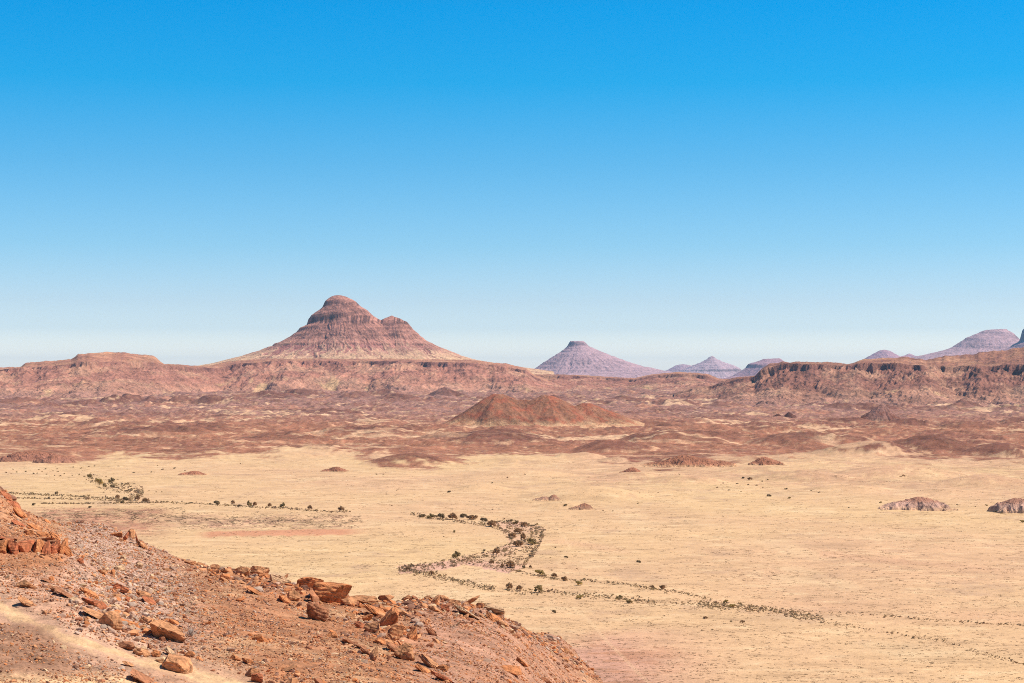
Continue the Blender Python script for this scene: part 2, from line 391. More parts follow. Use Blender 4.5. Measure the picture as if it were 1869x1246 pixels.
    rough = np.clip(stony * (1 - 0.6 * pocket) + 0.6 * rise + 0.7 * rise2 + 0.35 * pale + 0.4 * apron, 0, 1)
    o = grid('ground', X, Y, Z, M_GROUND, c, rough)
    tag(o, 'pale sandy desert plain running out to brown stony hills', 'ground', kind='structure')

build_ground()

# ================================================================== ESCARPMENTS
def escarpment(name, label, cat, sky_tab, rim_tab, R_tab, foot_tab, px0, px1, seed, cliff_frac, rimnoise, colour, back=900, talus_pow=1.35, dpx=1.5, step=5.0, dark=1.0, pale_top=0.35, ragged=1.0, alcove=40, alc_w=150):
    """A cliff-rimmed plateau edge. sky_tab/rim_tab: rows of its skyline and of the cliff's rim by column; R_tab: distance of the rim; foot_tab: length of the talus below it."""
    pxs = np.arange(px0, px1 + 1e-3, dpx); ts = t_of(pxs)
    R0 = interp_tab(pxs, R_tab); L = interp_tab(pxs, foot_tab); sky_py = interp_tab(pxs, sky_tab); rim_py = interp_tab(pxs, rim_tab)
    s = ts * R0
    n_q = int((L.max() + back) / step)
    v = np.linspace(0, 1, n_q)
    Y = (R0 - L)[None, :] * (1 - v[:, None]) + (R0 + back)[None, :] * v[:, None]
    X = ts[None, :] * Y
    wig = fbm(s / 420, s * 0 + 3.3, 3, seed) * 1.5 + 0.55 * ridged(s / 120, s * 0 + 1.1, 3, seed + 3) - 0.3
    wig2 = fbm(X / 60, Y / 60, 4, seed + 5, 0.6)
    ph = s / alc_w + 1.3 * fbm(s / 260, s * 0 + 7, 2, seed + 61); fr = ph % 1
    saw = np.where(fr < 0.3, fr / 0.3, 1 - (fr - 0.3) / 0.7) * np.clip(0.2 + 1.8 * fbm(s / 330, s * 0 + 1, 2, seed + 63), 0, 1)
    Rs = R0[None, :] + (0.5 * wig * rimnoise)[None, :] + wig2 * rimnoise * 0.15
    R = R0[None, :] - (alcove * saw)[None, :] + (wig * rimnoise)[None, :] + wig2 * rimnoise * 0.45
    qs = Rs - Y; q = R - Y                                            # metres in front of the rim
    z_rim = (CAM_Z + R0 * slope_of(rim_py)) + fbm(s / 60, s * 0, 4, seed + 8, 0.6) * 3.5 * ragged + fbm(s / 9, s * 0 + 5, 2, seed + 9) * 1.2
    z_sky = CAM_Z + (R0 + 450) * slope_of(sky_py) + fbm(s / 55, s * 0 + 6, 4, seed + 67, 0.6) * 4.2 * ragged ** 2
    z_rim = z_rim[None, :]; z_sky = z_sky[None, :]
    foot = base_rise(R0 - L)[None, :] - 2
    hc = (z_rim - foot) * cliff_frac * np.clip(0.55 + 1.5 * fbm(s / 170, s * 0 + 9, 3, seed + 10, 0.6), 0.05, 1.5)[None, :]
    cw = np.maximum(hc * 0.25, 5) * (1 + 0.6 * fbm(s / 70, s * 0 + 4, 2, seed + 12))[None, :]
    spur = np.clip(0.5 + 0.9 * fbm((X + 55 * wig2) / 330, Y / 1500 + 2.2, 3, seed + 65, 0.5), 0, 1)
    Lq = np.maximum(L[None, :] * (0.62 + 0.5 * spur) + wig2 * 40, 60)
    tal = foot + (z_rim - hc - foot) * np.clip(1 - qs / Lq, 0, 1) ** talus_pow + np.clip(-qs * 0.35, 0, hc * 0.8)
    cl = np.where(q < cw * 1.15, z_rim - hc * np.clip(q / cw, 0, 1.15), -1e3)
    top = z_rim + (z_sky - z_rim) * sstep(0, 1, np.clip(-q / 420, 0, 1)) - np.clip(-q - 500, 0, None) * 0.03
    Z = np.where(q < 0, top, np.maximum(cl, tal))
    tpos = np.clip(qs / Lq, 0, 1)
    # gullies and spurs run down the talus, crags and fallen blocks break it up
    gul = ridged(X / 95 + wig2 * 0.4, Y / 420, 4, seed + 21, 0.55)
    crag = 0.6 * ridged((X - 0.35 * Y) / 44, (Y + 0.3 * X) / 120, 3, seed + 31, 0.6) + 0.4 * ridged((X - 0.3 * Y) / 15, Y / 45, 3, seed + 35, 0.6)
    onsl = sstep(-6, 10, q) * sstep(1.0, 0.8, tpos)
    amp = (z_rim - foot)
    Z = Z + onsl * amp * (0.16 * (spur - 0.5) * np.sin(np.clip(tpos, 0, 1) * np.pi) + 0.10 * (gul - 0.35) + 0.12 * ragged * (crag - 0.35) * (1.15 - tpos) * np.clip(0.6 + 1.3 * fbm(X / 210, Y / 150, 2, seed + 37), 0.15, 1.3)) + fbm(X / 16, Y / 16, 3, seed + 33, 0.65) * 2.6 * (0.9 + 0.5 * onsl)
    # thin ledges
    zz = Z / (amp * 0.11); Z = Z + onsl * amp * 0.012 * np.sin(zz * 2 * np.pi + 3 * wig2) * np.clip(1.6 - ragged, 0, 1)
    n1 = fbm(X / 130, Y / 200, 4, seed + 41); n2 = fbm(X / 15, Y / 22, 4, seed + 43, 0.65)
    strat = fbm(Z / 9.0 + n1, X / 500, 3, seed + 45)
    c = np.broadcast_to(np.asarray(colour), X.shape + (3,)).copy()
    c = paint(c, CLIFF_PALE, sstep(-0.05, 0.4, n1 + 0.5 * n2) * 0.65)
    c = c * (1 + (0.30 if ragged < 1.4 else 0.14) * strat)[..., None]
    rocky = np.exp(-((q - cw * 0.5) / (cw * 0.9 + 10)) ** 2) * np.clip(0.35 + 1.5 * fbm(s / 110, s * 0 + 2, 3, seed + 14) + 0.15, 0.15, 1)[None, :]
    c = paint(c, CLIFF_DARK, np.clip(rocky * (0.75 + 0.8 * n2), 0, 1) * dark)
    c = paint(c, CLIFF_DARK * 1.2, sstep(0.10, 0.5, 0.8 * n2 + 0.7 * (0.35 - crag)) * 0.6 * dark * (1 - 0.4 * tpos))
    c = paint(c, CLIFF_PALE, sstep(0.25, 0.6, tpos + 0.3 * n1) * 0.35); c = paint(c, MAUVE * 1.15, sstep(0.5, 0.95, tpos + 0.45 * n1 + 0.2 * n2) * 0.75)
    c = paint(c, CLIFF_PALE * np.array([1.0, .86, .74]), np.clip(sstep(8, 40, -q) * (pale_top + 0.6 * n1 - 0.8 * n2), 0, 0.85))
    c = paint(c, SAND * 0.9, sstep(0.25, 0.5, fbm(X / 80, Y / 300, 3, seed + 51)) * onsl * sstep(0.2, 0.5, tpos) * 0.6)
    rough = np.clip(0.75 + 0.25 * onsl, 0, 1)
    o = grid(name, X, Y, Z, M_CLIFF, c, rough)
    tag(o, label, cat, kind='structure')

escarpment('escarpment', 'long pinkish red cliff line with a flat raised mesa, below the stepped peak', 'escarpment',
    [(-260, 664), (0, 671), (38, 669), (46, 662), (130, 656), (142, 647), (196, 642), (280, 649), (300, 664), (362, 668), (384, 667), (430, 658), (500, 655), (740, 655), (860, 657), (925, 664), (960, 672), (975, 683), (1000, 694), (1100, 712)],
    [(-260, 670), (0, 675), (40, 671), (130, 665), (150, 660), (280, 661), (300, 667), (362, 671), (400, 672), (430, 664), (500, 659), (720, 659), (860, 662), (925, 669), (960, 676), (975, 687), (1000, 698), (1100, 714)],
    [(-260, 6800), (150, 6700), (320, 7100), (420, 7500), (700, 7400), (900, 7300), (1000, 7300), (1100, 7300)],
    [(-260, 1000), (150, 1000), (320, 900), (420, 900), (700, 900), (950, 750), (1100, 500)], -260, 1060, 100, 0.17, 60, CLIFF, ragged=1.25)
escarpment('escarpment', 'low reddish plateau rim in front of the pale flat-topped butte', 'escarpment',
    [(900, 690), (985, 683), (1050, 684), (1100, 687), (1160, 690), (1190, 683), (1240, 679), (1290, 682), (1310, 690), (1400, 696), (1500, 700)],
    [(900, 690), (985, 685), (1050, 686), (1100, 689), (1160, 692), (1190, 685), (1240, 682), (1290, 685), (1310, 694), (1400, 700), (1500, 704)],
    [(900, 7900), (1500, 7700)], [(900, 1100), (1500, 1300)], 900, 1500, 200, 0.22, 45, CLIFF * 0.88)
escarpment('escarpment', 'dark craggy brown cliff line with shadowed alcoves and orange top', 'escarpment',
    [(1230, 716), (1290, 704), (1345, 689), (1378, 684), (1388, 675), (1400, 668), (1430, 659), (1475, 662), (1520, 661), (1545, 664), (1580, 655), (1640, 653), (1690, 655), (1740, 649), (1800, 643), (1869, 634), (2100, 626)],
    [(1230, 717), (1290, 706), (1345, 692), (1378, 687), (1388, 677), (1400, 671), (1430, 662), (1475, 665), (1520, 665), (1545, 667), (1580, 662), (1640, 664), (1700, 667), (1740, 669), (1800, 668), (1869, 664), (2100, 655)],
    [(1230, 6100), (1400, 5900), (1600, 5750), (2100, 5500)], [(1230, 700), (1400, 800), (1869, 900), (2100, 900)], 1230, 2100, 300, 0.26, 75, CLIFF * 0.72, dark=0.95, pale_top=0.25, ragged=1.5, alcove=60, alc_w=105)

# ================================================================== MOUNTAINS
def butte(name, label, cat, peaks, dist, base_py, half_px, seed, mat, shade, step_px=1.1, depth=0.85, gully=0.06, ledge=0.012, sand_foot=0.0, cliff_dark=0.6, px_lim=None, ledges=(), bands=()):
    """A layered peak turned from its own left and right profiles. peaks: list of (column, left [(dx,row)..], right [(dx,row)..])."""
    k = dist / F
    px0, px1 = px_lim or (peaks[0][0] - half_px, peaks[0][0] + half_px)
    pxs = np.arange(px0, px1, step_px); xs = (pxs - W / 2) * k
    ext = half_px * k * depth
    n_y = int(half_px * 1.1 / step_px)
    ys = dist + np.linspace(-1, 0.55, n_y) * ext
    X, Y = np.meshgrid(xs, ys)
    best = None; tint_z = None
    for i, (cx, left, right) in enumerate(peaks):
        dx = X - (cx - W / 2) * k; dy = (Y - dist) / depth
        th = np.arctan2(dy, dx); rho = np.hypot(dx, dy) / k
        ca, sa = np.cos(th), np.sin(th)
        big = fbm(ca * 2.2 + 7, sa * 2.2 + i * 9, 3, seed + 2)
        wr = 0.10 * fbm(dx / (22 * k), dy / (22 * k), 3, seed + 8)
        ca_, sa_ = np.cos(th + wr), np.sin(th + wr)
        gl = ridged(ca_ * 7 + 3, sa_ * 7 + i * 5, 4, seed + 4, 0.6)
        fine = ridged(ca_ * 26 + 3, sa_ * 26 + i * 5 + rho * 0.012, 3, seed + 6, 0.6)
        grow = sstep(4, 30, rho)
        edge = np.abs(ca) ** 8                                   # keep the two profiles true
        rr = rho * (1 + grow * ((0.10 * big) * (1 - edge) - gully * (gl - 0.5) * (1 - 0.6 * edge) * sstep(20, 95, rho) - gully * 0.22 * (fine - 0.5)))
        tl = (1 - ca) / 2
        lt = np.array(left, float); rt = np.array(right, float)
        zl = np.interp(rr, np.abs(lt[:, 0]), lt[:, 1]); zr = np.interp(rr, rt[:, 0], rt[:, 1])
        zz = zl * tl + zr * (1 - tl)
        if best is None: best, GL, FN = zz, gl, fine
        else:
            m = zz < best; best = np.where(m, zz, best); GL = np.where(m, gl, GL); FN = np.where(m, fine, FN)
    top = min(p[1][0][1] for p in peaks)
    hgt = (base_py - top) * k
    Zrow = best
    for (row, wd, am) in ledges:
        dd = (Zrow + 2.5 * (FN - 0.5) - row) / wd
        Zrow = Zrow + am * np.clip(0.3 + 1.6 * fbm(X / (30 * k), X * 0 + row, 3, seed + int(row)), 0, 1) * dd * np.exp(-dd * dd)
    Z = CAM_Z + (HORIZON - Zrow) * k
    Z = Z + hgt * ledge * 1.6 * fbm(Z / hgt * 13, X / (160 * k), 3, seed + 19, 0.6) * sstep(base_py + 1, base_py - 12, Zrow)
    Z = Z + fbm(X / (7 * k), Y / (7 * k), 4, seed + 11, 0.6) * k * 0.9
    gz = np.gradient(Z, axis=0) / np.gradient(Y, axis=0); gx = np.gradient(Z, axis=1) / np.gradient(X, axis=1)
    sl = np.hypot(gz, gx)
    n1 = fbm(X / (26 * k), Y / (26 * k), 4, seed + 13); n2 = fbm(X / (5 * k), Y / (5 * k), 3, seed + 15, 0.65)
    strat = fbm(Z / hgt * 16, n1 * 0.8, 3, seed + 17)
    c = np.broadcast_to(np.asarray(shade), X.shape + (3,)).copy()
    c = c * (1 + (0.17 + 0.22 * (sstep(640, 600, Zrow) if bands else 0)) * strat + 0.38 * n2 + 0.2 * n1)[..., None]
    if sand_foot: c = paint(c, np.array([0.36, 0.125, 0.105]), sstep(624, 634, Zrow + 3 * n1) * sstep(652, 642, Zrow + 6 * n2) * 0.8)
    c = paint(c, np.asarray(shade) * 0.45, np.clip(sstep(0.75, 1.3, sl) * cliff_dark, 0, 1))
    if bands:                                                # scree chutes: lighter and darker streaks straight down the slope
        ch = 0.9 * (FN - 0.45) + 0.7 * (GL - 0.45)
        below = sstep(593, 606, Zrow)
        c = paint(c, np.array([0.50, 0.27, 0.19]), np.clip(sstep(0.05, 0.5, ch) * below, 0, 1) * 0.3)
        c = paint(c, np.asarray(shade) * 0.5, np.clip(sstep(0.0, 0.45, -ch) * (0.4 + 0.6 * below), 0, 1) * 0.35)
    for (r0, r1, am) in bands:
        colm = 0.35 + 1.6 * perlin(X / (3.2 * k), Zrow / 30, seed + 71) + 1.5 * fbm(X / (20 * k), Y / (20 * k), 2, seed + 73)
        c = paint(c, np.asarray(shade) * 0.30, np.clip(sstep(r0 - 1.5, r0 + 1.5, Zrow) * sstep(r1 + 1.5, r1 - 1.5, Zrow) * colm, 0, 1) * am)
    if sand_foot:
        hh = (Z - Z.min()) / (Z.max() - Z.min()); low = sstep(0.55, 0.12, hh + 0.1 * n1)
        streak = sstep(0.42, 0.62, GL * 0.6 + FN * 0.4 + 0.15 * n1 + 0.12 * low)
        c = paint(c, np.array([0.58, 0.35, 0.21]), np.clip(sstep(0.50, 0.16, hh + 0.16 * n1 + 0.06 * n2) * (0.55 + 1.1 * (FN - 0.45) + 0.8 * (GL - 0.45)), 0, 0.9)); c = paint(c, SAND_PINK * np.array([1.02, 1.06, 1.1]), np.clip(low * streak * sand_foot, 0, 0.9))
        c = paint(c, SAND_PINK, np.clip(sstep(0.26, 0.12, sl) * low * (0.35 + 0.9 * n1), 0, 0.7))
    rough = np.clip(0.4 + 0.6 * sstep(0.3, 0.9, sl), 0, 1)
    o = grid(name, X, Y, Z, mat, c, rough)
    tag(o, label, cat, kind='structure')

P1L = [(0, 538.5), (-7, 539), (-16, 542.5), (-24, 550), (-29, 561), (-49, 575.5), (-54, 583), (-57, 592.7), (-70, 599), (-76, 607), (-92, 617), (-103, 623), (-142, 640), (-184, 652), (-217, 661), (-260, 669), (-330, 678), (-520, 702)]
P1R = [(0, 538.5), (6, 538.7), (18, 542.5), (32, 550), (42, 559.7), (53, 566), (65.5, 577.7), (78, 584), (95, 600), (120, 620), (150, 640), (190, 652), (250, 662), (320, 672), (520, 702)]
P2L = [(0, 575.7), (-5, 578), (-12, 580), (-20, 584), (-45, 602), (-90, 635), (-160, 658), (-300, 680), (-500, 702)]
P2R = [(0, 575.7), (5, 578), (12, 580), (28, 587.4), (39, 601), (51, 611.4), (64, 622), (84, 631.6), (90, 634), (128, 649), (155, 657), (210, 666), (280, 676), (500, 702)]
butte('mountain', 'tall reddish stepped peak with dark cliff bands and a lower right shoulder', 'mountain',
      [(617, P1L, P1R), (715, P2L, P2R)], 9300, 672, 420, 500, M_CLIFF, (0.43, 0.187, 0.128), 1.0, 0.8, 0.06, 0.004, 1.35, 0.6, (280, 1010), ((612, 3, 3), (618, 2, 2), (629, 2.2, 3), (600, 2, 1.5), (648, 2, 1.5)), ((541, 543, 0.3), (551, 558, 0.6), (566, 568, 0.35), (577, 591.5, 0.95), (603, 606, 0.4), (612, 614.5, 0.55), (628, 631, 0.7), (653, 655.5, 0.6)))
butte('mountain', 'pale lilac flat-topped butte with even sloping sides', 'mountain',
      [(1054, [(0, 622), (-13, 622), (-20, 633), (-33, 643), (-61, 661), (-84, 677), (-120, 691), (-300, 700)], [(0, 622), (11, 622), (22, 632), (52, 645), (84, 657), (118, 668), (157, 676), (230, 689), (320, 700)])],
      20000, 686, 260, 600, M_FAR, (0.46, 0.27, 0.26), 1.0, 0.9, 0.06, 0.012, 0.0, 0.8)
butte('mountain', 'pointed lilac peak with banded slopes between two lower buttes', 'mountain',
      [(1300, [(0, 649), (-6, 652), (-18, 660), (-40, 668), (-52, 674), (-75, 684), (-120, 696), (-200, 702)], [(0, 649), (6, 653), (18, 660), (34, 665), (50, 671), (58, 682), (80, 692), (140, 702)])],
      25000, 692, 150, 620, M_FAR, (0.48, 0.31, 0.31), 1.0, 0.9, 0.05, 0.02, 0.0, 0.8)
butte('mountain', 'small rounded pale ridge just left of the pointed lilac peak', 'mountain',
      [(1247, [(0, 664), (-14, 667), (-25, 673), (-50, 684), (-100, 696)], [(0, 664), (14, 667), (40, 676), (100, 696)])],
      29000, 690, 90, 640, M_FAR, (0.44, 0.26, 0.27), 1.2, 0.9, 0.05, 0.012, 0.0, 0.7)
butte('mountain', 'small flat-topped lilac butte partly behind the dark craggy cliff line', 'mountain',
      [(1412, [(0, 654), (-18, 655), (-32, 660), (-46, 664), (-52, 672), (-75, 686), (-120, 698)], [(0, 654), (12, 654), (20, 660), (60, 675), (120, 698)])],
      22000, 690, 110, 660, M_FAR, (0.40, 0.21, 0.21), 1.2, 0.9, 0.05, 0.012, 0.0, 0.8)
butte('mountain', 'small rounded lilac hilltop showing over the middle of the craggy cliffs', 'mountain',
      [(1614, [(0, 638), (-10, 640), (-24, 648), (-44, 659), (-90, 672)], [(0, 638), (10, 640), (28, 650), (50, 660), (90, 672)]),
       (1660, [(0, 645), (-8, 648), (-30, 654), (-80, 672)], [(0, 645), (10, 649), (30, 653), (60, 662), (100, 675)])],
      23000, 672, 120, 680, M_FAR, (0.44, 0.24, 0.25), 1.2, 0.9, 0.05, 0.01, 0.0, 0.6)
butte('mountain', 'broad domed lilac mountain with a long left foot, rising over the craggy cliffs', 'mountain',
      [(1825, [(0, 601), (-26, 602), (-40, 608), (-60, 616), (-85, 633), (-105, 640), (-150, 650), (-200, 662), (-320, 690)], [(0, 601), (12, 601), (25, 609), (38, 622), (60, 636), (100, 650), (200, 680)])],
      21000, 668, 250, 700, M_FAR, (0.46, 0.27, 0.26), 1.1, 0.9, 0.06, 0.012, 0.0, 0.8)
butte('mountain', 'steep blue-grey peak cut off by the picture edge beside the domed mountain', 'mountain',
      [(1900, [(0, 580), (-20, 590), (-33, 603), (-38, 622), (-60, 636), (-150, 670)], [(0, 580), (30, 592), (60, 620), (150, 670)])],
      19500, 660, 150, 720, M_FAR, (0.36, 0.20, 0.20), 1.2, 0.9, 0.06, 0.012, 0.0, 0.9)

# ================================================================== STANDALONE HILLS
def smax(a, b, k):
    t = np.clip(0.5 + 0.5 * (a - b) / k, 0, 1); return np.where(a < -1e8, b, b + (a - b) * t + k * t * (1 - t))

def hill(name, label, cat, cones, by, half_px, seed, colour, colour2, sand, rough_h=1.0, step_px=0.8, kind='structure', pw=1.05, dome=False):
    """A hill standing on the plain: cones are (column, top row, half width px left, half width px right)."""
    y0 = float(flat_dist(by)); k = y0 / F
    cx = sum(c_[0] for c_ in cones) / len(cones)
    pxs = np.arange(cx - half_px, cx + half_px, step_px); xs = (pxs - W / 2) * k
    ext = half_px * k * 0.8; yc = y0 + ext * 0.5
    ys = yc + np.linspace(-1, 1, int(half_px * 1.6 / step_px)) * ext
    X, Y = np.meshgrid(xs, ys)
    g = ground_z(X, Y)
    Z = np.full(X.shape, -1e9); gl = ridged(X / (9 * k) , Y / (9 * k), 4, seed, 0.55)
    for i, (px, top, wl_, wr_) in enumerate(cones):
        x0 = (px - W / 2) * k; dx = X - x0; dy = (Y - yc) * 1.15
        th = np.arctan2(dy, dx); w = (wl_ + (wr_ - wl_) * sstep(-0.6, 0.6, np.cos(th))) * k
        spur = 1 + 0.16 * fbm(np.cos(th) * 3 + i * 4, np.sin(th) * 3, 3, seed + 3) + (0.42 * fbm(X / (18 * k), Y / (18 * k), 2, seed + 4, 0.5) if dome else 0)
        d = np.hypot(dx, dy) / w * spur
        h = z_at(top, yc) - base_rise(yc)
        p = np.clip(1 - d, 0, None); Z = smax(Z, h * np.minimum((p * (1.55 - 0.55 * p)) if dome else p ** pw, 1 - 0.10 * np.exp(-(d * 9) ** 2)) - np.clip(d - 1, 0, 1) * 4, 0.05 * h)
    hmax = Z.max(); body = sstep(0.0, 0.15, Z / hmax)
    Z = g * 0.35 + base_rise(Y) * 0.65 + Z + body * (gl - 0.4) * rough_h * hmax * 0.05 + fbm(X / (2.2 * k), Y / (2.2 * k), 3, seed + 5, 0.6) * k * 0.8 * rough_h
    Z = np.where(body < 0.02, np.minimum(Z, g - 0.4), Z)
    n1 = fbm(X / (22 * k), Y / (22 * k), 4, seed + 7); n2 = fbm(X / (3 * k), Y / (3 * k), 4, seed + 9, 0.65)
    c = np.broadcast_to(np.asarray(colour), X.shape + (3,)).copy()
    c = paint(c, colour2, sstep(-0.1, 0.35, n1)); c = c * (1 + 0.35 * n2)[..., None]
    if dome: c = paint(c, STONY, sstep(0.45, 0.85, (Z - base_rise(Y)) / hmax + 0.3 * n1) * 0.7)
    foot = sstep(0.35, 0.05, (Z - base_rise(Y)) / hmax + 0.25 * n2 + 0.15 * n1)
    c = paint(c, SAND_PINK * np.array([1.0, 1.04, 1.0]), foot * sand * sstep(-0.1, 0.3, n2 + 0.3))
    o = grid(name, X, Y, Z, M_GROUND, c, np.full(X.shape, 0.9))
    tag(o, label, cat, kind=kind)

hill('hill', 'dark red double-peaked cinder hill standing alone in the middle distance', 'hill',
     [(906, 716, 112, 165), (1000, 720, 150, 150), (1074, 733, 110, 122), (955, 728, 140, 150), (930, 742, 150, 160), (1030, 738, 150, 160)], 785, 235, 800, (0.265, 0.112, 0.060), (0.31, 0.098, 0.050), 0.9, 0.3, 0.8)
hill('hill', 'small purple-brown cone in front of the right end of the red cliff line', 'hill', [(812, 709, 48, 36)], 728, 75, 810, MAUVE * 0.8, STONY_DARK, 0.4)
hill('hill', 'pair of tiny dark knolls far out on the flat before the craggy cliffs', 'hill', [(1423, 757, 20, 14), (1442, 753, 14, 20)], 766, 45, 815, STONY_DARK * 0.75, STONY_DARK * 0.6, 0.2)
hill('hill', 'long low purple hill below the domed lilac mountain', 'hill', [(1620, 738, 60, 45), (1662, 762, 60, 50)], 775, 120, 818, MAUVE * 0.85, STONY_DARK, 0.5)
MOUNDS = [
 ('round dark brown mound on pale sand, left of the pointed mound', [(1155, 853, 22, 20)], 864, 30, STONY * 1.1, 0.8),
 ('pointed dark brown mound on the pale sand below the brown hills', [(1398, 834, 30, 32)], 850, 46, STONY * 1.15, 0.9),
 ('wide pinkish rubble mound alone on the sand plain at right', [(1682, 906, 50, 60), (1655, 913, 45, 40)], 930, 85, np.array([0.45, 0.255, 0.18]), 0.6),
 ('pinkish rubble mound cut by the right picture edge', [(1862, 908, 52, 60)], 934, 75, np.array([0.45, 0.26, 0.185]), 0.6),
 ('flat dark stony mound on the sand at left, nearest the thin wash line', [(352, 859, 20, 26), (340, 862, 16, 20)], 867, 34, STONY * 1.25, 0.7),
 ('flat stony mound on the sand right of the left dark one', [(612, 852, 20, 24), (600, 856, 18, 20)], 861, 34, STONY * 1.25, 0.8),
 ('small rocky knob on the sand slope above the riverbed bend', [(1068, 918, 22, 14), (1056, 923, 20, 16)], 930, 32, np.array([0.38, 0.19, 0.11]), 0.8),
 ('low ragged rocky knob up left of the other sand slope knob', [(1012, 902, 18, 12), (996, 906, 24, 14)], 913, 32, np.array([0.40, 0.21, 0.13]), 0.8),
 ('reddish rounded spur lying at the far left edge of the sand', [(50, 822, 66, 62)], 842, 90, np.array([0.34, 0.14, 0.085]), 0.2),
 ('low reddish spur touching the rounded one at far left', [(100, 829, 38, 36)], 845, 56, np.array([0.34, 0.145, 0.09]), 0.2),
 ('brown wedge-shaped rise running into the sand below the brown hills', [(1250, 831, 46, 60), (1225, 842, 50, 50), (1275, 836, 40, 70)], 853, 100, STONY * 1.15, 0.95),
]
for i, (lab, cones, by, hw, colr, sd) in enumerate(MOUNDS):
    hill('stony_mound', lab, 'mound', cones, by, hw, 830 + i * 20, colr, np.asarray(colr) * 0.8, sd, 1.9, 0.6, dome=True)

# ================================================================== NEAR HILLSIDE
# control points (column, row, distance): where the near slope lies
HC = []
def hc(px, *pairs):
    for py, y in pairs: HC.append((px, math.log(y), float(z_at(py, y))))
def hz(px, *pairs):
    for z, y in pairs: HC.append((px, math.log(y), z))
hc(-350, (1246, 86), (1110, 104), (1010, 122), (930, 138), (860, 158), (850, 175), (900, 220))
hc(0, (1246, 88), (1180, 97), (1110, 108), (1045, 121), (1027, 126), (975, 137), (940, 148), (894, 166), (900, 182), (925, 205))
hc(60, (1246, 89), (1110, 109), (1030, 127), (985, 137), (958, 151), (962, 165), (945, 205))
hc(115, (1246, 90), (1110, 110), (1040, 127), (1010, 135), (985, 150), (990, 170), (957, 222), (985, 260))
hc(180, (1246, 92), (1110, 114), (1060, 130), (1020, 165), (960, 222), (985, 260))
hc(250, (1246, 94), (1130, 117), (1070, 145), (1030, 180), (984, 216), (1010, 255))
hc(340, (1246, 96), (1150, 116), (1080, 150), (1027, 204), (1060, 245))
hc(450, (1246, 99), (1160, 118), (1090, 150), (1047, 188), (1075, 225))
hc(560, (1246, 102), (1180, 119), (1120, 145), (1078, 172), (1105, 205))
hc(650, (1246, 104), (1180, 124), (1130, 147), (1100, 166), (1125, 200))
hc(780, (1246, 112), (1180, 134), (1130, 156), (1097, 172), (1125, 205))
hc(880, (1246, 120), (1180, 145), (1135, 166), (1112, 178), (1140, 215))
hc(950, (1262, 126), (1200, 152), (1150, 188), (1165, 230))
hc(985, (1270, 132), (1215, 165), (1163, 225), (1176, 280))
hc(1015, (1285, 145), (1230, 180), (1178, 240), (1196, 290)); hz(1015, (28, 400), (-4, 600), (-9, 900))
hc(1052, (1292, 155), (1244, 195), (1212, 235), (1240, 290)); hz(1052, (16, 400), (-5, 560), (-9, 900))
hc(1095, (1302, 160), (1264, 195), (1242, 225), (1275, 280)); hz(1095, (8, 400), (-6, 540), (-10, 900))
for px in (950,): hz(px, (20, 350), (-2, 640))
for px in (-350, 0, 115, 250, 340, 450, 560, 650, 780, 880): hz(px, (30, 380), (-4, 620), (-6, 900))
hc(1160, (1330, 150), (1300, 190)); hz(1160, (36, 270), (2, 400), (-8, 560), (-12, 900))
hz(1360, (30, 190), (2, 330), (-8, 520), (-14, 900))
hz(1500, (20, 190), (-4, 330), (-10, 520), (-16, 900))
for px in (-350, 0, 340, 650, 880, 1110, 1360): hz(px, (89 - max(0, px) * 0.004, 38))
_hp = np.array(HC); _A = np.stack([_hp[:, 0] / 260, _hp[:, 1] * 3.0], 1)
def _U(r2): return np.where(r2 > 0, 0.5 * r2 * np.log(np.maximum(r2, 1e-12)), 0)
_n = len(_A)
_K = _U(((_A[:, None] - _A[None]) ** 2).sum(-1)) + np.eye(_n) * 1e-4
_P = np.hstack([np.ones((_n, 1)), _A])
_S = np.linalg.solve(np.block([[_K, _P], [_P.T, np.zeros((3, 3))]]), np.concatenate([_hp[:, 2], np.zeros(3)]))
def hill_base(px, y):
    a = np.asarray(px, float) / 260; b = np.log(np.asarray(y, float)) * 3.0
    z = _S[_n] + _S[_n + 1] * a + _S[_n + 2] * b
    for i in range(_n):
        z = z + _S[i] * _U((a - _A[i, 0]) ** 2 + (b - _A[i, 1]) ** 2)
    return z
def hill_detail(x, y):
    return 0.55 * fbm(x / 13, y / 13, 3, 901) * sstep(70, 110, y) + 0.16 * fbm(x / 2.6, y / 2.6, 3, 907, 0.6) + 0.05 * ridged(x / 0.7, y / 0.7, 2, 911, 0.6)
def hillside_z(px, y):
    return hill_base(px, y) + hill_detail(t_of(px) * np.asarray(y, float), np.asarray(y, float))

def on_hill(px, py):
    ys = np.exp(np.arange(math.log(60), math.log(520), 0.002))
    rows = py_of(hillside_z(np.full(ys.shape, float(px)), ys), ys)
    k = np.nonzero(rows <= py)[0]
    i = k[0] if len(k) else int(np.argmin(rows))
    y = float(ys[i]); return float(t_of(px)) * y, y, float(hillside_z(np.array([px]), np.array([y]))[0])

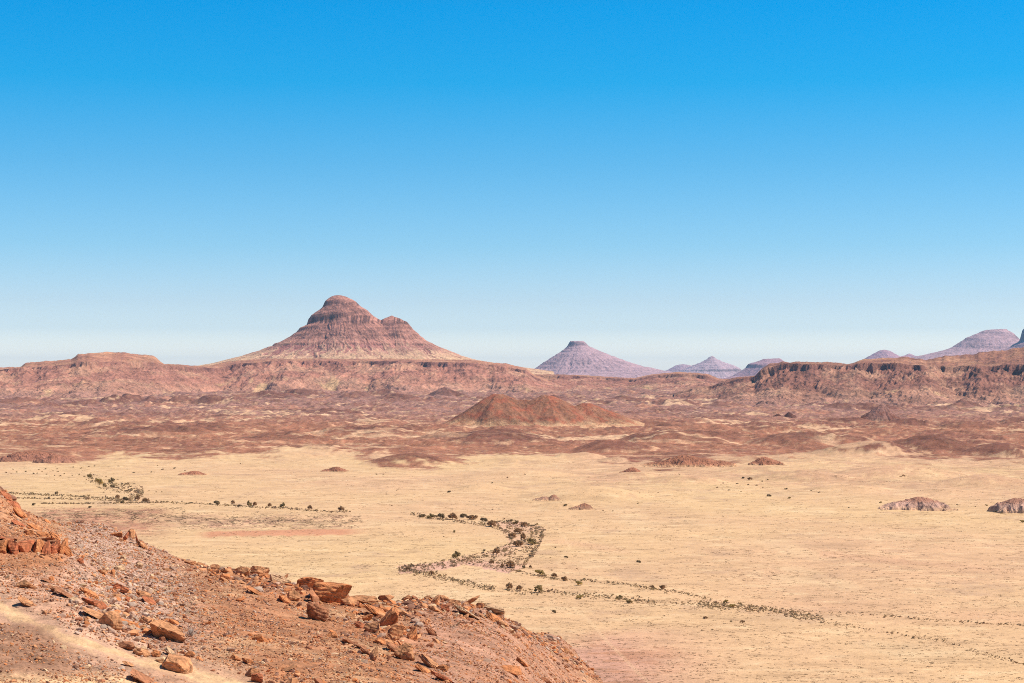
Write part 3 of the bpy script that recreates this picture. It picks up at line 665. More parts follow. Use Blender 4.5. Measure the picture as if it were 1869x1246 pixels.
def build_hillside():
    pxs = np.arange(-340, 1460, 1.6); lu = np.arange(math.log(38), math.log(880), 0.0036)
    PX, LU = np.meshgrid(pxs, lu); Y = np.exp(LU); X = t_of(PX) * Y
    Z = hillside_z(PX, Y)
    g = ground_z(X, Y)
    Z = np.where(Z < g - 1.5, g - 1.5, Z)
    py = py_of(hill_base(PX, Y), Y)
    n0 = fbm(X / 30, Y / 30, 3, 921); n1 = fbm(X / 7, Y / 7, 4, 923, 0.6); n2 = fbm(X / 1.4, Y / 1.4, 4, 927, 0.65)
    brown = np.array([0.385, 0.17, 0.083]); grey = np.array([0.45, 0.275, 0.195]); orange = np.array([0.48, 0.185, 0.075]); tan = np.array([0.53, 0.295, 0.15])
    c = np.broadcast_to(brown, X.shape + (3,)).copy()
    c = paint(c, tan, sstep(-0.1, 0.4, n1 + 0.5 * n0) * 0.7)
    c = paint(c, orange, sstep(0.1, 0.5, -n1 + 0.3 * n2) * 0.5)
    a = PX + n1 * 30; b = py + n0 * 14
    m_grey = sstep(100, 150, a) * sstep(380, 230, a - (b - 1000) * 0.35) * sstep(1230, 1150, b) 
    c = paint(c, grey, np.clip(m_grey * (0.8 + 0.5 * n1), 0, 0.95))
    m_left = sstep(240, 120, a - (b - 1050) * 0.55) * sstep(1030, 1050, b)
    c = paint(c, np.array([0.55, 0.31, 0.20]), np.clip(m_left * (0.7 + 0.6 * n1), 0, 0.9))
    m_r = sstep(700, 800, a) * sstep(1110, 1000, a)
    c = paint(c, np.array([0.42, 0.21, 0.13]), np.clip(m_r * (0.75 + 0.6 * n1), 0, 0.9))
    d = poly_dist(PX, py + n1 * 7, [(-200, 1010), (0, 1105), (120, 1165), (260, 1205), (460, 1250)])
    c = paint(c, np.array([0.50, 0.28, 0.17]), sstep(46, 14, d + 12 * n1) * 0.7)
    c = paint(c, SAND_PALE * np.array([0.98, .90, .86]), sstep(13, 4, d + 9 * n1 + 9 * fbm((PX + py * 1.4) / 70, (py - PX * 0.5) / 7, 4, 941, 0.6) + 4 * n2))
    d2 = poly_dist(PX, py, [(-80, 1225), (20, 1236), (140, 1238), (260, 1246)])
    c = paint(c, SAND_PALE * np.array([1.0, .92, .86]), sstep(22, 5, d2 + 14 * n1) * 0.85)
    m_corner = sstep(130, 40, PX - (py - 1130) * 0.75 + n1 * 40) * sstep(1120, 1150, py + n1 * 10) * sstep(1240, 1215, py + n1 * 12)
    c = paint(c, np.array([0.30, 0.15, 0.085]), np.clip(m_corner * 1.0, 0, 0.9))
    m_toe = np.maximum(sstep(1085, 1160, PX + n1 * 30), sstep(16, 3, Z - g + 6 * n0))
    c = paint(c, plain_colour(X, Y, PX, py)[0], m_toe * 0.95)
    for pts in TRACKS[:1]:
        for off in (-2.2, 2.2): c = paint(c, SAND_PALE * 1.1, np.exp(-(poly_dist(PX - off, py, pts) / 1.0) ** 2) * 0.4)
    m_sl = sstep(120, 60, PX) * sstep(985, 975, py)
    c = paint(c, np.array([0.46, 0.20, 0.10]), m_sl * 0.5)
    c = c * np.clip(1 + 0.45 * n2, 0.5, 1.5)[..., None]
    smooth_sand = np.maximum(sstep(26, 6, d), 0.8 * m_toe)
    rough = np.clip(0.95 - 0.8 * smooth_sand, 0, 1)
    o = grid('hillside', X, Y, Z, M_NEAR, c, rough)
    tag(o, 'near hillside of brown gravel and pale sand falling away to the right', 'hillside', kind='structure')
build_hillside()

# ================================================================== ROCKS
def icosphere(sub):
    p = (1 + 5 ** 0.5) / 2
    v = [(-1, p, 0), (1, p, 0), (-1, -p, 0), (1, -p, 0), (0, -1, p), (0, 1, p), (0, -1, -p), (0, 1, -p), (p, 0, -1), (p, 0, 1), (-p, 0, -1), (-p, 0, 1)]
    f = [(0, 11, 5), (0, 5, 1), (0, 1, 7), (0, 7, 10), (0, 10, 11), (1, 5, 9), (5, 11, 4), (11, 10, 2), (10, 7, 6), (7, 1, 8), (3, 9, 4), (3, 4, 2), (3, 2, 6), (3, 6, 8), (3, 8, 9), (4, 9, 5), (2, 4, 11), (6, 2, 10), (8, 6, 7), (9, 8, 1)]
    v = [np.array(a, float) / math.sqrt(1 + p * p) for a in v]
    for _ in range(sub):
        cache, nf = {}, []
        def mid(a, b):
            k = (min(a, b), max(a, b))
            if k not in cache:
                m = v[a] + v[b]; v.append(m / np.linalg.norm(m)); cache[k] = len(v) - 1
            return cache[k]
        for a, b, c in f:
            ab, bc, ca = mid(a, b), mid(b, c), mid(c, a); nf += [(a, ab, ca), (b, bc, ab), (c, ca, bc), (ab, bc, ca)]
        f = nf
    return np.array(v), np.array(f)
ICO = {k: icosphere(k) for k in (0, 1, 2, 3, 4)}

def noise3(v, f, seed):
    return (perlin(v[:, 0] * f + 3, v[:, 1] * f + v[:, 2] * f * 0.7, seed) + perlin(v[:, 1] * f + 9, v[:, 2] * f - v[:, 0] * f * 0.6, seed + 1) + perlin(v[:, 2] * f + 5, v[:, 0] * f + v[:, 1] * f * 0.5, seed + 2)) / 3

def rock_verts(seed, sub=3, boxy=3.2, cuts=11, rough=0.05):
    """A broken block: a rounded box planed by random fractures, unit half size."""
    rng = np.random.default_rng(seed)
    v, f = ICO[sub]; v = v.copy()
    v /= (np.abs(v) ** boxy).sum(1, keepdims=True) ** (1 / boxy)
    for _ in range(cuts):
        n = rng.normal(size=3); n /= np.linalg.norm(n); d = rng.uniform(0.5, 0.92)
        s = v @ n - d; v -= np.where(s > 0, s, 0)[:, None] * n
    if rough:
        v = v * (1 + rough * 2.2 * noise3(v, 1.6, seed) + rough * 1.2 * noise3(v, 5, seed + 7))[:, None]
        v = v * (1 + 0.02 * np.sin(v[:, 2:3] * 22 + 4 * noise3(v, 1.5, seed + 9)[:, None]))       # bedding
    return v, f

def rotm(yaw, pitch, roll):
    cy, sy, cp, sp, cr, sr = math.cos(yaw), math.sin(yaw), math.cos(pitch), math.sin(pitch), math.cos(roll), math.sin(roll)
    return np.array([[cy, -sy, 0], [sy, cy, 0], [0, 0, 1]]) @ np.array([[cr, 0, sr], [0, 1, 0], [-sr, 0, cr]]) @ np.array([[1, 0, 0], [0, cp, -sp], [0, sp, cp]])

ROCK_TINT = {'orange': np.array([0.52, 0.185, 0.068]), 'red': np.array([0.42, 0.12, 0.052]), 'tan': np.array([0.53, 0.235, 0.105]), 'pale': np.array([0.58, 0.36, 0.20]), 'grey': np.array([0.44, 0.26, 0.17]), 'brown': np.array([0.36, 0.14, 0.068])}
def rock_tint(v, seed, kind):
    base = ROCK_TINT[kind]
    n = noise3(v, 2.2, seed + 21); n2 = noise3(v, 7, seed + 23)
    c = base * np.clip(1 + 0.7 * n + 0.6 * n2, 0.45, 1.5)[:, None]
    c = c + (ROCK_TINT['tan'] - c) * np.clip(0.4 * noise3(v, 1.3, seed + 29) + 0.15, 0, 0.5)[:, None]
    return c

def boulder(label, x0, y0, x1, y1, kind='orange', roll=0, group=None, seed=None, boxy=3.2, dep=0.9, name='boulder', cuts=16, sink=0.10, sub=None, lift=0.0, under=0.42, grow=1.12):
    """A boulder seen in the box x0,y0..x1,y1 of the photograph, standing on the near hillside."""
    cx, cy = (x0 + x1) / 2, (y0 + y1) / 2
    seed = seed if seed is not None else int(cx * 7 + cy * 13)
    X, Yd, _ = on_hill(cx, y1 - 0.22 * (y1 - y0))
    w, h = (x1 - x0) * Yd / F, (y1 - y0) * Yd / F
    Yc = Yd + 0.06 * w * dep; k = Yc / F
    r = math.radians(roll); cr, sr = abs(math.cos(r)), abs(math.sin(r))
    # half sizes whose rotated box fills w x h
    det = cr * cr - sr * sr
    if abs(det) > 0.35: a = max((w * cr - h * sr) / det, 0.3 * min(w, h)); b = max((h * cr - w * sr) / det, 0.3 * min(w, h))
    else: a = max(w, h) * 1.1; b = min(w, h) * 0.55
    v, f = rock_verts(seed, sub or 4, boxy, cuts, 0.065)
    lo, hi = v.min(0), v.max(0); v = (v - (lo + hi) / 2) / ((hi - lo) / 2)
    tint = rock_tint(v, seed, kind)
    rng = random.Random(seed)
    u = 1 - under * sstep(0.0, -0.95, v[:, 2]); v[:, 0] *= u; v[:, 1] *= u
    v = v * np.array([a / 2, max(a, b) * 0.5 * dep, b / 2]) * 1.2 * grow
    v = v @ rotm(0, math.radians(rng.uniform(-8, 8)), r).T @ np.eye(3)
    v = v @ rotm(math.radians(rng.uniform(-10, 10)), 0, 0).T
    o = link(name, mesh_from(name, v, f, M_ROCK, tint, False))
    o.location = (float(t_of(cx)) * Yc, Yc, CAM_Z + Yc * float(slope_of(cy)) - sink * h + lift)
    tag(o, label, name.replace('_', ' '), group)
    return o

B = boulder
# the big split outcrop on the crest and what lies round it
B('large flat-topped orange block, biggest rock on the crest, right half of the split outcrop', 577, 1062, 634, 1107, 'orange', 6, boxy=6, dep=0.9, cuts=6, seed=12, under=0.25)
B('tilted orange block overhanging a black hollow, left half of the split outcrop', 549, 1051, 588, 1077, 'orange', -16, boxy=6, dep=0.9, sink=-0.05, cuts=6, seed=31, under=0.3)
B('rounded orange lump capping the right end of the split outcrop', 610, 1064, 636, 1090, 'tan', 20)
B('dark-sided boulder just below the split outcrop', 556, 1098, 598, 1138, 'brown', 24, boxy=5, cuts=8, seed=8, under=0.5)
B('upright brown slab in the gap under the tilted block', 566, 1076, 584, 1104, 'brown', -20)
B('small rough rock left of the black hollow under the tilted block', 524, 1076, 548, 1100, 'tan', 15)
B('low tan slab lying between the split outcrop and the rounded slab beyond it', 624, 1088, 650, 1108, 'tan', 10)
# pile left of the outcrop along the crest
for i, (b, k, r, l) in enumerate([
  ((432, 1033, 455, 1053), 'tan', 10, 'lumpy tan boulder, leftmost of the two knobs on the crest left of the split outcrop'),
  ((462, 1031, 490, 1052), 'tan', -5, 'round-backed tan boulder, right one of the two knobs left of the split outcrop'),
  ((492, 1042, 526, 1070), 'pale', 25, 'pale sloping slab on the crest just left of the split outcrop'),
  ((474, 1044, 492, 1056), 'orange', 12, 'small orange rock between the round-backed boulder and the pale sloping slab'),
  ((486, 1062, 505, 1073), 'red', 20, 'dark red stone standing in for the shadow under the pale sloping slab'),  # added red stone in place of the slab's shadow
  ((405, 1036, 424, 1048), 'tan', 5, 'flat tan rock at the left end of the crest rocks'),
  ((386, 1030, 401, 1041), 'tan', 0, 'small tan rock where the bare crest begins to turn rocky'),
  ((340, 1022, 356, 1031), 'tan', 10, 'first small rock on the bare crest right of the split crag'),
  ((360, 1026, 374, 1034), 'tan', 0, 'second small rock on the bare crest right of the split crag'),
  ((455, 1070, 480, 1086), 'orange', 30, 'leaning orange slab below the two crest knobs'),
  ((509, 1083, 532, 1102), 'orange', 20, 'ragged orange rock group stone left of the dark-sided boulder'),
  ((432, 1056, 452, 1066), 'tan', 20, 'thin tan slab below the lumpy crest boulder')]):
    B(l, *b, k, r)
# rubble pile right of the outcrop
for b, k, r, l in [
  ((646, 1084, 686, 1106), 'tan', 8, 'wide rounded tan slab on the crest right of the split outcrop'),
  ((670, 1102, 709, 1129), 'orange', 28, 'big sloping orange slab below the wide rounded crest slab'),
  ((658, 1118, 681, 1136), 'orange', -30, 'orange wedge left of the black hole in the rock pile'),
  ((692, 1117, 728, 1151), 'orange', -50, 'large orange block right of the black hole in the rock pile'),
  ((668, 1132, 695, 1157), 'tan', 15, 'tan block directly below the black hole in the rock pile'),
  ((650, 1134, 668, 1148), 'red', 20, 'reddish block at the left foot of the rock pile'),
  ((706, 1141, 734, 1172), 'tan', 25, 'tan block with a dark foot in the middle of the rock pile'),
  ((724, 1141, 743, 1161), 'orange', 20, 'squarish orange block beside the standing slab in the rock pile'),
  ((743, 1143, 764, 1171), 'orange', -70, 'standing orange slab at the right end of the rock pile'),
  ((684, 1163, 703, 1177), 'orange', 10, 'small orange rock under the rock pile, above the dark-bottomed boulder'),
  ((708, 1172, 727, 1190), 'brown', 35, 'brown rock touching the upper left of the dark-bottomed boulder'),
  ((724, 1174, 760, 1210), 'tan', 18, 'large squat boulder with lit top and dark red bottom below the rock pile'),
  ((599, 1153, 616, 1164), 'orange', 5, 'small bright orange round boulder alone below the dark-sided boulder'),
  ((629, 1163, 645, 1175), 'brown', 30, 'dark flat rock right of the bright orange round boulder'),
  ((648, 1173, 666, 1183), 'brown', 20, 'dark thin rock between the flat dark rock and the leaning shard'),
  ((660, 1180, 675, 1196), 'brown', 40, 'dark leaning shard below the rock pile'),
  ((674, 1186, 689, 1208), 'tan', -55, 'leaning tan slab right of the dark leaning shard'),
  ((770, 1199, 801, 1217), 'tan', 35, 'tan slab with a dark slit below and right of the dark-bottomed boulder'),
  ((794, 1226, 826, 1246), 'red', 25, 'dark red block cut by the bottom picture edge'),
  ((799, 1213, 816, 1224), 'orange', 10, 'orange stone above the dark red block at the bottom edge'),
  ((762, 1210, 780, 1228), 'orange', 40, 'orange slab left of the stone above the dark red block'),
  ((780, 1144, 797, 1160), 'brown', 40, 'dark pointed slab alone on gravel right of the rock pile'),
  ((718, 1108, 745, 1126), 'tan', 20, 'tan slab at the upper right of the rock pile'),
  ((694, 1085, 714, 1094), 'tan', 0, 'flat rock on the crest right of the wide rounded slab')]:
    B(l, *b, k, r, grow=1.3)
# right crest
for b, k, r, l in [
  ((736, 1086, 750, 1097), 'tan', 0, 'round tan rock on the bare crest, first of the right-hand crest rocks'),
  ((752, 1087, 762, 1096), 'brown', 10, 'small brown rock on the crest beside the round tan rock'),
  ((775, 1087, 787, 1097), 'tan', -10, 'small tan rock left of the three pointed crest rocks'),
  ((788, 1088, 803, 1103), 'tan', -50, 'leftmost of the pointed rocks standing on the right-hand crest'),
  ((803, 1085, 820, 1098), 'tan', 25, 'pointed rock in the middle of the right-hand crest'),
  ((783, 1103, 803, 1117), 'tan', 20, 'dark-footed rock below the leftmost pointed crest rock'),
  ((805, 1103, 820, 1117), 'red', 15, 'reddish rock below the middle pointed crest rock'),
  ((832, 1104, 868, 1126), 'pale', 28, 'long pale slab with a black shadow under its left end'),
  ((846, 1087, 871, 1104), 'tan', -30, 'tilted tan block poking up at the right end of the crest'),
  ((885, 1100, 916, 1122), 'pale', 18, 'pale layered block last on the right-hand crest'),
  ((889, 1119, 912, 1137), 'orange', 35, 'orange block with a black hollow under the pale layered block'),
  ((906, 1132, 926, 1146), 'tan', 10, 'tan rock right of the orange block with the black hollow'),
  ((822, 1094, 840, 1106), 'tan', 10, 'tan rock between the middle pointed rock and the tilted block'),
  ((870, 1098, 884, 1110), 'tan', 15, 'small tan rock between the tilted block and the pale layered block'),
  ((930, 1140, 946, 1150), 'grey', 10, 'grey rock at the far right end where the crest drops'),
  ((944, 1202, 961, 1213), 'orange', 35, 'lone dark slanted rock on the gravel at lower right'),
  ((919, 1216, 950, 1230), 'orange', 5, 'flat reddish rock half buried below the lone slanted rock'),
  ((986, 1236, 1004, 1246), 'brown', 10, 'dark rock at the bottom edge, rightmost of all'),
  ((1000, 1160, 1014, 1169), 'grey', 10, 'small grey rock out on the pink apron past the crest')]:
    B(l, *b, k, r, grow=1.25)
# left slope
for b, k, r, l in [
  ((205, 1062, 233, 1082), 'red', 18, 'bright red-orange block on the grey rubble slope'),
  ((202, 1040, 212, 1053), 'orange', -70, 'small upright orange stone above the bright red-orange block'),
  ((180, 1039, 194, 1048), 'tan', 10, 'small tan rock left of the small upright orange stone'),
  ((251, 1074, 274, 1092), 'tan', 25, 'tan boulder right of the bright red-orange block'),
  ((265, 1089, 286, 1104), 'red', 32, 'dark red slab sliding below the tan boulder'),
  ((229, 1090, 238, 1101), 'red', -60, 'small red stone between the red-orange block and the dark red slab'),
  ((150, 1072, 177, 1091), 'orange', 25, 'top rock of the stacked pile with black gaps'),
  ((157, 1089, 190, 1111), 'red', 20, 'red rock over the black gaps of the stacked pile'),
  ((160, 1109, 196, 1130), 'tan', 28, 'tan slab at the base of the stacked pile'),
  ((189, 1114, 226, 1151), 'tan', 20, 'large blocky boulder with dark red underside beside the stacked pile'),
  ((95, 1068, 118, 1083), 'brown', 20, 'dark rock of the low row left of the stacked pile, upper one'),
  ((108, 1076, 138, 1092), 'brown', 25, 'dark red jagged rock of the low row left of the stacked pile, lower one'),
  ((80, 1054, 96, 1064), 'brown', 25, 'small dark stone up left of the low dark row'),
  ((130, 1090, 144, 1100), 'pale', 10, 'pale round stone below the low dark row'),
  ((221, 1170, 244, 1186), 'brown', 12, 'dark-footed tan rock alone below the large blocky boulder'),
  ((249, 1181, 273, 1198), 'tan', 10, 'rounded tan rock right of the lone dark-footed rock'),
  ((261, 1125, 287, 1143), 'tan', 15, 'tan rock above the upper end of the long diagonal slab'),
  ((286, 1130, 333, 1177), 'tan', 38, 'long diagonal slab with a deep black underside'),
  ((264, 1148, 279, 1159), 'orange', 10, 'orange stone left of the long diagonal slab'),
  ((272, 1175, 282, 1186), 'brown', 50, 'small dark upright stone below the long diagonal slab'),
  ((279, 1186, 294, 1200), 'orange', 15, 'orange stone left of the big rock with the lens-shaped shadow'),
  ((304, 1181, 323, 1195), 'pale', 25, 'pale stone on top of the big rock with the lens-shaped shadow'),
  ((304, 1195, 348, 1229), 'tan', 18, 'big rock with a lens-shaped black shadow at its foot'),
  ((248, 1228, 279, 1246), 'brown', 30, 'brown block with dark stripes at the bottom edge'),
  ((340, 1188, 355, 1199), 'orange', 10, 'small orange stone right of the big rock with the lens-shaped shadow'),
  ((228, 1206, 246, 1215), 'tan', 15, 'flat tan stone on pinkish gravel below the dark-footed rock'),
  ((289, 1199, 304, 1211), 'pale', 5, 'pale stone touching the left of the big rock with the lens-shaped shadow'),
  ((38, 1089, 64, 1108), 'tan', 25, 'oblong tan boulder alone above the pale sand strip'),
  ((33, 1058, 59, 1074), 'tan', 10, 'rough tan rock above the oblong boulder'),
  ((221, 1014, 231, 1024), 'pale', 0, 'pale round stone high on the grey rubble slope'),
  ((248, 1026, 261, 1040), 'pale', 20, 'pale block high on the grey rubble slope, right of the pale round stone'),
  ((212, 1033, 227, 1043), 'pale', 0, 'pale flat stone between the pale round stone and the small upright orange one'),
  ((462, 1157, 480, 1172), 'orange', 10, 'orange stone alone on the brown gravel slope'),
  ((424, 1195, 439, 1207), 'orange', 15, 'upper left of the small orange stones low on the brown slope'),
  ((446, 1200, 463, 1211), 'orange', 15, 'orange stone with a dark left end low on the brown slope'),
  ((451, 1219, 472, 1237), 'tan', -10, 'rounded tan boulder low on the brown slope near the bottom edge'),
  ((464, 1231, 479, 1246), 'red', 0, 'red stone just under the rounded tan boulder at the bottom edge'),
  ((514, 1212, 540, 1226), 'tan', -25, 'low tan slab on the brown slope right of the rounded tan boulder'),
  ((145, 1020, 153, 1030), 'red', 0, 'tiny red stone where the ledge spur meets the grey rubble')]:
    B(l, *b, k, r, grow=1.3)
# the split crag on the skyline of the grey rubble slope
for b, k, r, l in [
  ((203, 967, 225, 982), 'orange', 12, 'left block of the split crag on the rubble skyline'),
  ((223, 971, 237, 989), 'red', -60, 'narrow red block in the split crag'),
  ((232, 964, 250, 988), 'tan', -70, 'pale upright block left of the dark cleft in the split crag'),
  ((247, 972, 258, 1000), 'red', 75, 'dark red wall of the cleft in the split crag'),
  ((253, 984, 268, 1003), 'tan', 40, 'tan block at the right end of the split crag')]:
    B(l, *b, k, r, boxy=4)
# the ledge spur at the left edge
for b, k, r, l in [
  ((45, 963, 63, 980), 'orange', 25, 'orange block with a black underside resting above the jointed ledge'),
  ((70, 967, 92, 982), 'orange', 15, 'broken orange block above the right end of the jointed ledge'),
  ((91, 969, 111, 987), 'orange', 38, 'tilted orange slab at the right end of the ledge spur'),
  ((113, 992, 138, 1018), 'orange', 45, 'long orange slab lying down the nose of the ledge spur'),
  ((2, 896, 20, 914), 'red', 35, 'topmost red slab on the ledge spur at the left edge'),
  ((16, 910, 38, 930), 'red', 38, 'second slab down the crest of the ledge spur'),
  ((26, 924, 46, 946), 'orange', 40, 'third slab down the crest of the ledge spur, jutting to the skyline'),
  ((24, 948, 46, 960), 'red', 25, 'thin red slab on the face of the ledge spur'),
  ((54, 952, 76, 968), 'orange', 32, 'orange slab low on the crest of the ledge spur')]:
    B(l, *b, k, r, boxy=4)

def ledge():
    """A jointed bed of red sandstone: blocks between cracks, with thin broken layers on top."""
    root = bpy.data.objects.new('rock_ledge', None); COL.objects.link(root)
    root.location = on_hill(20, 1014); loc = np.array(root.location)
    tag(root, 'jointed red sandstone ledge in blocks at the left edge of the near hill', 'rock ledge')
    rng = random.Random(4)
    edges = [-95, -60, -32, -8, 14, 34, 60, 76, 92, 108, 117]
    for i, (a, b) in enumerate(zip(edges[:-1], edges[1:])):
        top, bot = 990 + rng.uniform(-2, 2) - 0.03 * max(a, 0), 1023 - 0.04 * max(0, 60 - a) + rng.uniform(-2, 1) - (5 if a > 90 else 0)
        cx, cy = (a + b) / 2, (top + bot) / 2
        _, yd, _ = on_hill(cx, 1014); yd += 1.0 + rng.uniform(-0.25, 0.25); k = yd / F
        v, f = rock_verts(700 + i, 4, 6, 9, 0.035)
        v = v / np.abs(v).max(0); tint = rock_tint(v, 700 + i, 'red' if i % 3 else 'orange')
        u = 1 - 0.35 * sstep(-0.35, -0.95, v[:, 2]); v[:, 1] *= u
        v = v * np.array([(b - a) * k / 2 * 1.0, 1.1, (bot - top) * k / 2 * 1.22])
        link('ledge_block', mesh_from('ledge_block', v + np.array([float(t_of(cx)) * yd, yd + 0.5, CAM_Z + yd * float(slope_of(cy))]) - loc, f, M_ROCK, tint), root)
    for i in range(22):
        cx = rng.uniform(-80, 108); w = rng.uniform(14, 34); row = rng.uniform(976, 991)
        _, yd, _ = on_hill(cx, row + 4); yd += 0.5; k = yd / F
        v, f = rock_verts(760 + i, 3, 6, 9, 0.05); v = v / np.abs(v).max(0); tint = rock_tint(v, 760 + i, 'brown' if i % 2 else 'red')
        v = (v * np.array([w * k / 2, 0.7, 3.0 * k])) @ rotm(rng.uniform(-.2, .2), 0, rng.uniform(-.06, .1)).T
        link('rock_layer', mesh_from('rock_layer', v + np.array([float(t_of(cx)) * yd, yd, CAM_Z + yd * float(slope_of(row))]) - loc, f, M_ROCK, tint), root)
ledge()

def rubble():
    """Loose stones too many to count, strewn over the near slope."""
    rng = np.random.default_rng(77)
    Ps, Fs, Cs, base = [], [], [], 0
    pal = np.array([ROCK_TINT['orange'], ROCK_TINT['tan'], ROCK_TINT['grey'], ROCK_TINT['brown'], ROCK_TINT['pale'], np.array([0.46, 0.31, 0.22]), np.array([0.22, 0.10, 0.06])])
    for sub, N, s_med, s_lo, s_hi in ((0, 330000, 0.036, 0.018, 0.085), (1, 70000, 0.075, 0.05, 0.34)):
        px = rng.uniform(-120, 1180, N); y = np.exp(rng.uniform(math.log(84), math.log(420), N))
        x = t_of(px) * y; zb = hill_base(px, y); py = py_of(zb, y)
        n1 = fbm(x / 9, y / 9, 3, 961); n2 = fbm(x / 2.2, y / 2.2, 2, 963)
        grey = sstep(100, 140, px) * sstep(420, 250, px - (py - 1000) * 0.35) * sstep(1250, 1180, py)
        crest = np.exp(-((py - interp_tab(px, [(0, 950), (250, 990), (340, 1030), (560, 1085), (780, 1102), (900, 1120), (985, 1165), (1050, 1214)])) / 20) ** 2) * sstep(330, 420, px)
        pile = np.exp(-(((px - 710) / 70) ** 2 + ((py - 1150) / 45) ** 2)) + 0.7 * np.exp(-(((px - 240) / 90) ** 2 + ((py - 1120) / 70) ** 2))
        dens = (0.30 + 0.7 * n1 + 0.7 * n2 + 0.5 * grey + 0.6 * crest + 0.5 * pile) if sub else (0.55 + 0.6 * n1 + 0.9 * n2 + 0.4 * grey)
        strip = poly_dist(px, py, [(-200, 1010), (0, 1105), (120, 1165), (260, 1205), (460, 1250)])
        dens = dens + 0.75 * fbm(y / 2.6 - x * 0.12, x / 24 + y * 0.05, 3, 967)
        dens = dens * sstep(6, 40, strip) * sstep(1200, 1080, px) * (1.0 if not sub else 0.62)
        keep = (rng.uniform(0, 1.3, N) < dens) & (py < 1275) & (zb > ground_z(x, y) + 0.6)
        px, y, x = px[keep], y[keep], x[keep]; grey, crest, pile = grey[keep], crest[keep], pile[keep]; m = len(px)
        z = hillside_z(px, y)
        size = s_med * np.exp(rng.normal(0, 0.45, m)) * (1 + (0.8 * crest + 0.8 * pile) * (sub > 0)) * (y / 130) ** 0.6
        size = np.clip(size, s_lo, s_hi)
        kinds = [rock_verts(1000 + i, sub, 2.6, 6 if sub else 2, 0.12 if sub else 0) for i in range(10)]
        v0 = np.stack([k[0] for k in kinds]); f0 = kinds[0][1]; nv = v0.shape[1]
        vv = v0[rng.integers(0, 10, m)] * (size[:, None] * np.stack([rng.uniform(0.8, 1.6, m), rng.uniform(0.8, 1.5, m), rng.uniform(0.5, 1.0, m)], 1))[:, None, :]
        th = rng.uniform(0, 2 * np.pi, m); ct, st = np.cos(th)[:, None], np.sin(th)[:, None]
        vx = vv[..., 0] * ct - vv[..., 1] * st; vy = vv[..., 0] * st + vv[..., 1] * ct
        vz = vv[..., 2] + 0.35 * vx * rng.normal(0, 1, m)[:, None]
        Ps.append(np.stack([vx + x[:, None], vy + y[:, None], vz + (z + size * 0.3)[:, None]], -1).reshape(-1, 3))
        Fs.append((f0[None] + (np.arange(m) * nv)[:, None, None]).reshape(-1, 3) + base); base += m * nv
        pr = np.stack([0.18 + 0 * grey, 0.25 + 0 * grey, 0.10 + 0.2 * grey, 0.2 + 0 * grey, 0.08 + 0.1 * grey, 0.04 + 0.25 * grey, 0.15 + 0 * grey], 1); pr /= pr.sum(1, keepdims=True)
        ch = (pr.cumsum(1) < rng.uniform(0, 1, m)[:, None]).sum(1)
        Cs.append(np.repeat(pal[np.clip(ch, 0, 6)] * rng.uniform(0.7, 1.25, m)[:, None], nv, 0))
    o = link('rubble', mesh_from('rubble', np.vstack(Ps), np.vstack(Fs), M_RUBBLE, np.vstack(Cs), False))
    tag(o, 'loose broken stones strewn over the near hillside', 'rubble', kind='stuff')
rubble()

def dry_bush():
    rng = random.Random(5); cx, cy, yd = on_hill(350, 1160); V, Fc = [], []
    for i in range(70):
        a = rng.uniform(0, 2 * math.pi); el = rng.uniform(0.15, 1.3); L = rng.uniform(0.35, 0.75)
        d = np.array([math.cos(a) * math.cos(el), math.sin(a) * math.cos(el), math.sin(el)]); s = np.array([-math.sin(a), math.cos(a), 0]) * 0.012; u = np.cross(d, s)
        p0 = d * 0.03; p1 = d * L * 0.6 + np.array([0, 0, 0.03]); p2 = d * L
        b = len(V); V += [p0 + s, p0 - s, p0 + u, p1 + s * .8, p1 - s * .8, p1 + u * .8, p2 + s * .3, p2 - s * .3, p2 + u * .3]
        for k in (0, 3):
            for e in range(3): Fc.append((b + k + e, b + k + (e + 1) % 3, b + k + 3 + (e + 1) % 3, b + k + 3 + e))
    V = np.array(V); t = np.tile(np.array([0.52, 0.42, 0.34]), (len(V), 1))
    o = link('dry_bush', mesh_from('dry_bush', V, np.array(Fc), M_TUFT, t)); o.location = (cx, cy, yd)
    tag(o, 'pale leafless spiky bush on the gravel right of the long diagonal slab', 'bush')
dry_bush()

